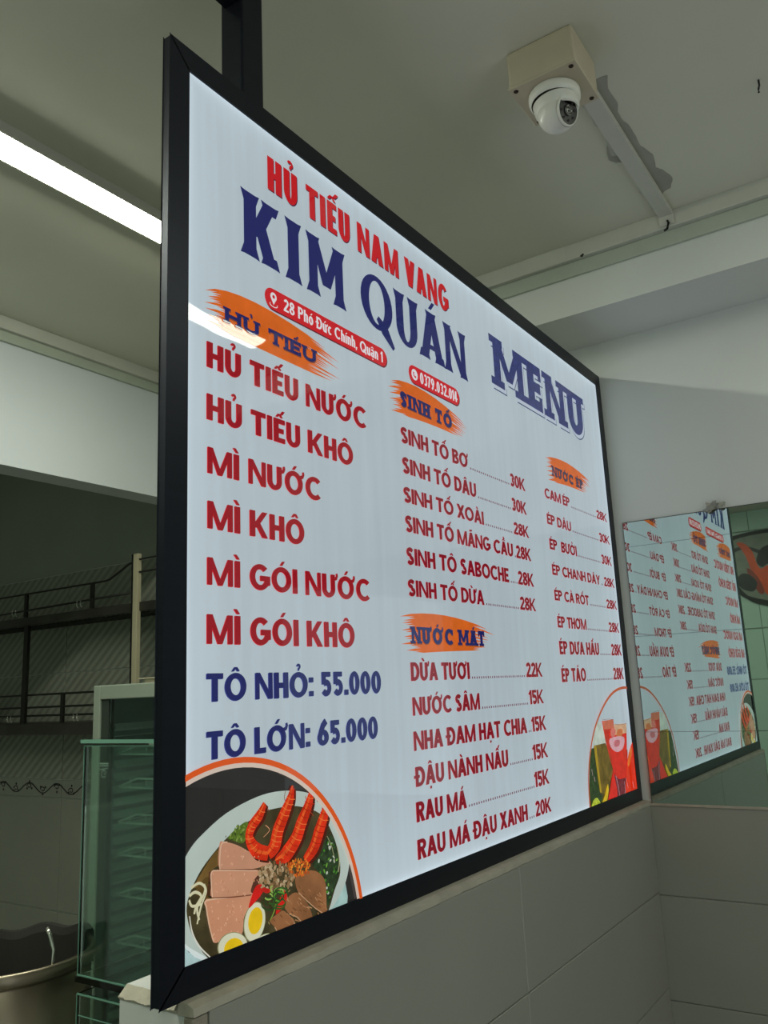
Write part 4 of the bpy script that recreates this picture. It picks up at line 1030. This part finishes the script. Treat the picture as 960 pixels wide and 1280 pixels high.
# stock pot on a steel table
_q = px(10, 1189, 2, -.195); pc = (_q.x, _q.y)
tb = empty('steel_table', (pc[0]-.1, 1.15, FLOOR)); tag(tb, 'low steel table under the big stock pot', 'table')
MB().box(-.35, .84, -.66, .78, 1.40, -.63).build('table_top', M['dark_steel'], tb)
for x in (-.32, .75):
    for y in (.86, 1.37): MB().box(x-.015, y-.015, FLOOR, x+.015, y+.015, -.66).build('leg', M['dark_steel'], tb)
pt = empty('stock_pot', (pc[0], pc[1], -.63)); tag(pt, 'big open stainless stock pot at the lower left corner', 'pot')
zr = -.195; R_ = .176
MB().lathe([(0,-.63),(R_-.01,-.63),(R_-.004,-.62),(R_-.004,zr-.03),(R_-.006,zr-.028)], (pc[0],pc[1],0), (0,0,1), 72).build('pot_wall', M['steel'], pt, smooth=True)
MB().lathe([(R_-.006,zr-.028),(R_-.006,-.60),(0,-.60)], (pc[0],pc[1],0), (0,0,1), 72).build('pot_inside', M['pot_dark'], pt, smooth=True)
MB().lathe([(R_-.007,zr-.030),(R_+.002,zr-.028),(R_+.004,zr-.022),(R_+.004,zr-.004),(R_+.001,zr),(R_-.006,zr-.001),(R_-.008,zr-.006),(R_-.007,zr-.030)], (pc[0],pc[1],0), (0,0,1), 72).build('rim', M['steel'], pt, smooth=True)
ld = MB(); e1 = px(66, 1208, 2, zr)
hx, hy = e1.x+.014, e1.y+.02
ld.tube([(hx,hy,zr-.20),(hx,hy,zr+.004),(hx+.001,hy+.002,zr+.024),(hx-.004,hy+.008,zr+.052),(hx-.006,hy+.014,zr+.066),(hx-.006,hy+.018,zr+.060)], [.0032,.0032,.0036,.0045,.0040,.002], 10)
lo = ld.build('ladle', M['rail_steel'], None, smooth=True); lo.data.materials[0] = new_mat('bright_steel', (215,215,205), .18, metal=.9)
tag(lo, 'thin bright ladle handle standing inside the stock pot', 'ladle')
# dark liner draped over the far rim, hanging inside the pot
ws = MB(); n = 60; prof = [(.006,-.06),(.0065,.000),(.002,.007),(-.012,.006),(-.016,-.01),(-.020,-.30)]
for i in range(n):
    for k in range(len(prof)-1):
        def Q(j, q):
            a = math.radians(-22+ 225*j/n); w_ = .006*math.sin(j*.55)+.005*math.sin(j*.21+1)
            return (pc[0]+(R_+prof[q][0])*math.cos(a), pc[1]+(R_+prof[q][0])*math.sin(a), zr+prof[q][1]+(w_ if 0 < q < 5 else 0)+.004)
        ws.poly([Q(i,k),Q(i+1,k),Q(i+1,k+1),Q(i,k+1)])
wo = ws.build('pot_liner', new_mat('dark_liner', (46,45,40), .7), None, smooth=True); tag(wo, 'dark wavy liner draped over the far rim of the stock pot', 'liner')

# steel shelves on the kitchen wall
def shelf(name, label, slab_z0, slab_z1, y0, y1, rails, ups, xf=1.47):
    e = empty(name, (xf+.08, (y0+y1)/2, slab_z0)); tag(e, label, 'shelf')
    MB().box(xf, y0, slab_z0, WX-.006, y1, slab_z1).build('board', M['dark_steel'], e, bevel=.003)
    sl = MB()
    for i in range(int((y1-y0)/.03)): sl.box(xf+.03, y0+.02+i*.03, slab_z0-.002, WX-.03, y0+.032+i*.03, slab_z0)
    o = sl.build('slot', M['dark'], e); o['kind'] = 'stuff'
    for r in rails: MB().tube(r, .0042, 8).build('rail', M['rail_steel'], e, smooth=True)
    for u in ups: MB().box(xf-.003, u-.010, slab_z1, xf+.006, u+.010, max(r[0][2] for r in rails)).build('upright', M['rail_steel'], e)
    return e
xf = 1.47
s1 = shelf('wall_shelf', 'upper dark steel wall shelf with a rail that bends up at its end', .655, .690, 1.68, 3.35,
      [[(xf,3.35,.792),(xf,2.02,.792),(xf,1.99,.796),(xf,1.87,.846),(xf,1.83,.848)], [(xf,3.35,.708),(xf,1.83,.730)]], (2.10, 2.55, 3.0))
s2 = shelf('wall_shelf', 'lower dark steel wall shelf with three rails', .196, .245, 1.68, 3.35,
      [[(xf,3.35,.360),(xf,1.80,.360)],[(xf,3.35,.309),(xf,1.80,.309)],[(xf,3.35,.275),(xf,1.80,.275)]], (2.27, 2.85))
for e, z in ((s1, .70), (s2, .25)):
    for y in (2.17, 2.62):
        a = MB(); 
        for d in (-.012, .012): a.tube([(xf-.004,y+d,z),(xf-.012,y+d,z+.012),(xf-.010,y+d,z+.026)], .0026, 6)
        a.build('hook', new_mat('bright_hook', (225,228,220), .2, metal=.8), e)
rk = empty('rack_frame', (1.5, 1.85, .37)); tag(rk, 'cream upright post of a wall rack with short rungs, above the fridge', 'rack')
MB().box(1.458, 1.812, -1.3, 1.478, 1.838, .878).build('post', M['cream'], rk, bevel=.002)
MB().box(1.459, 1.8385, -1.3, 1.478, 1.848, .878).build('shade_strip', M['dark'], rk)  # shaded side of the post, built as a black strip
for z in (.855, .805): MB().tube([(1.468,1.812,z),(1.468,1.52,z)], .004, 8).build('rung', M['rail_steel'], rk)
rk2 = empty('shelf_post', (1.468, 2.52, .246)); tag(rk2, 'thin dark shelf post between the upper and lower wall shelves at the far left', 'post')
MB().box(1.455, 2.505, .246, 1.4685, 2.533, .653).build('tube', M['rail_steel'], rk2)

# ------------------------------------------------------------------ round picture on the wall behind the viewer (seen in the mirror)
XP = X0R+.0075
def mpx(u, v, x=None):      # where the viewer's ray, turned back by the mirror, meets the wall
    x = XP if x is None else x
    P = px(u, v, 0, WX-.0045); d = P-CAM; d.x = -d.x; t = (x-P.x)/d.x; return (P.y+d.y*t, P.z+d.z*t)
c0_ = mpx(950, 712)
pc_ = empty('wall_picture', (X0R+.01, c0_[0], c0_[1])); tag(pc_, 'dark round-edged picture with an orange shape, reflected at the right edge of the mirror', 'picture')
def art(pts, rgb, dx, name='printed_shape', depth=0, mat=None):
    P = catmull([mpx(*q) for q in pts], 4); n = len(P); mb = MB()
    mb.v = [(XP+dx, a, b) for a, b in P]; mb.f = [tuple(range(n))]
    if depth:
        mb.v += [(XP+dx-depth, a, b) for a, b in P]; mb.f += [(i, (i+1)%n, (i+1)%n+n, i+n) for i in range(n)]
    mb.m = [0]*len(mb.f)
    mb.build(name, mat or new_mat('art_print', rgb, .4, noise=.15, nscale=15), pc_)
art([(911,676),(925,668),(960,661),(1000,656),(1016,700),(1004,752),(978,760),(958,757),(942,753),(928,744),(919,731),(913,704)], (30,34,31), .012, 'board', .0118)
art([(914,680),(928,672),(960,666),(998,662),(1010,702),(1000,748),(976,756),(958,753),(943,749),(930,740),(922,728),(916,704)], (134,140,126), .0125)
art([(914,688),(930,683),(948,687),(960,693),(975,690),(975,696),(960,698),(946,691),(930,687),(915,692)], (40,44,40), .0130)
art([(921,679),(931,680),(941,690),(946,704),(952,711),(962,706),(990,704),(990,745),(966,746),(955,738),(948,722),(939,712),(934,699),(928,688)], (236,84,26), .0135)
art([(946,702),(949,690),(956,683),(975,680),(980,704),(962,704),(953,709)], (16,18,18), .0140)
art([(934,711),(940,713),(949,723),(956,738),(952,743),(943,733),(937,722)], (150,52,30), .0140)
art([(922,724),(929,717),(940,720),(947,729),(943,739),(932,738),(925,733)], (38,44,40), .0142)
art([(919,730),(928,741),(943,747),(962,751),(962,754),(943,751),(926,744)], (18,20,18), .0145)
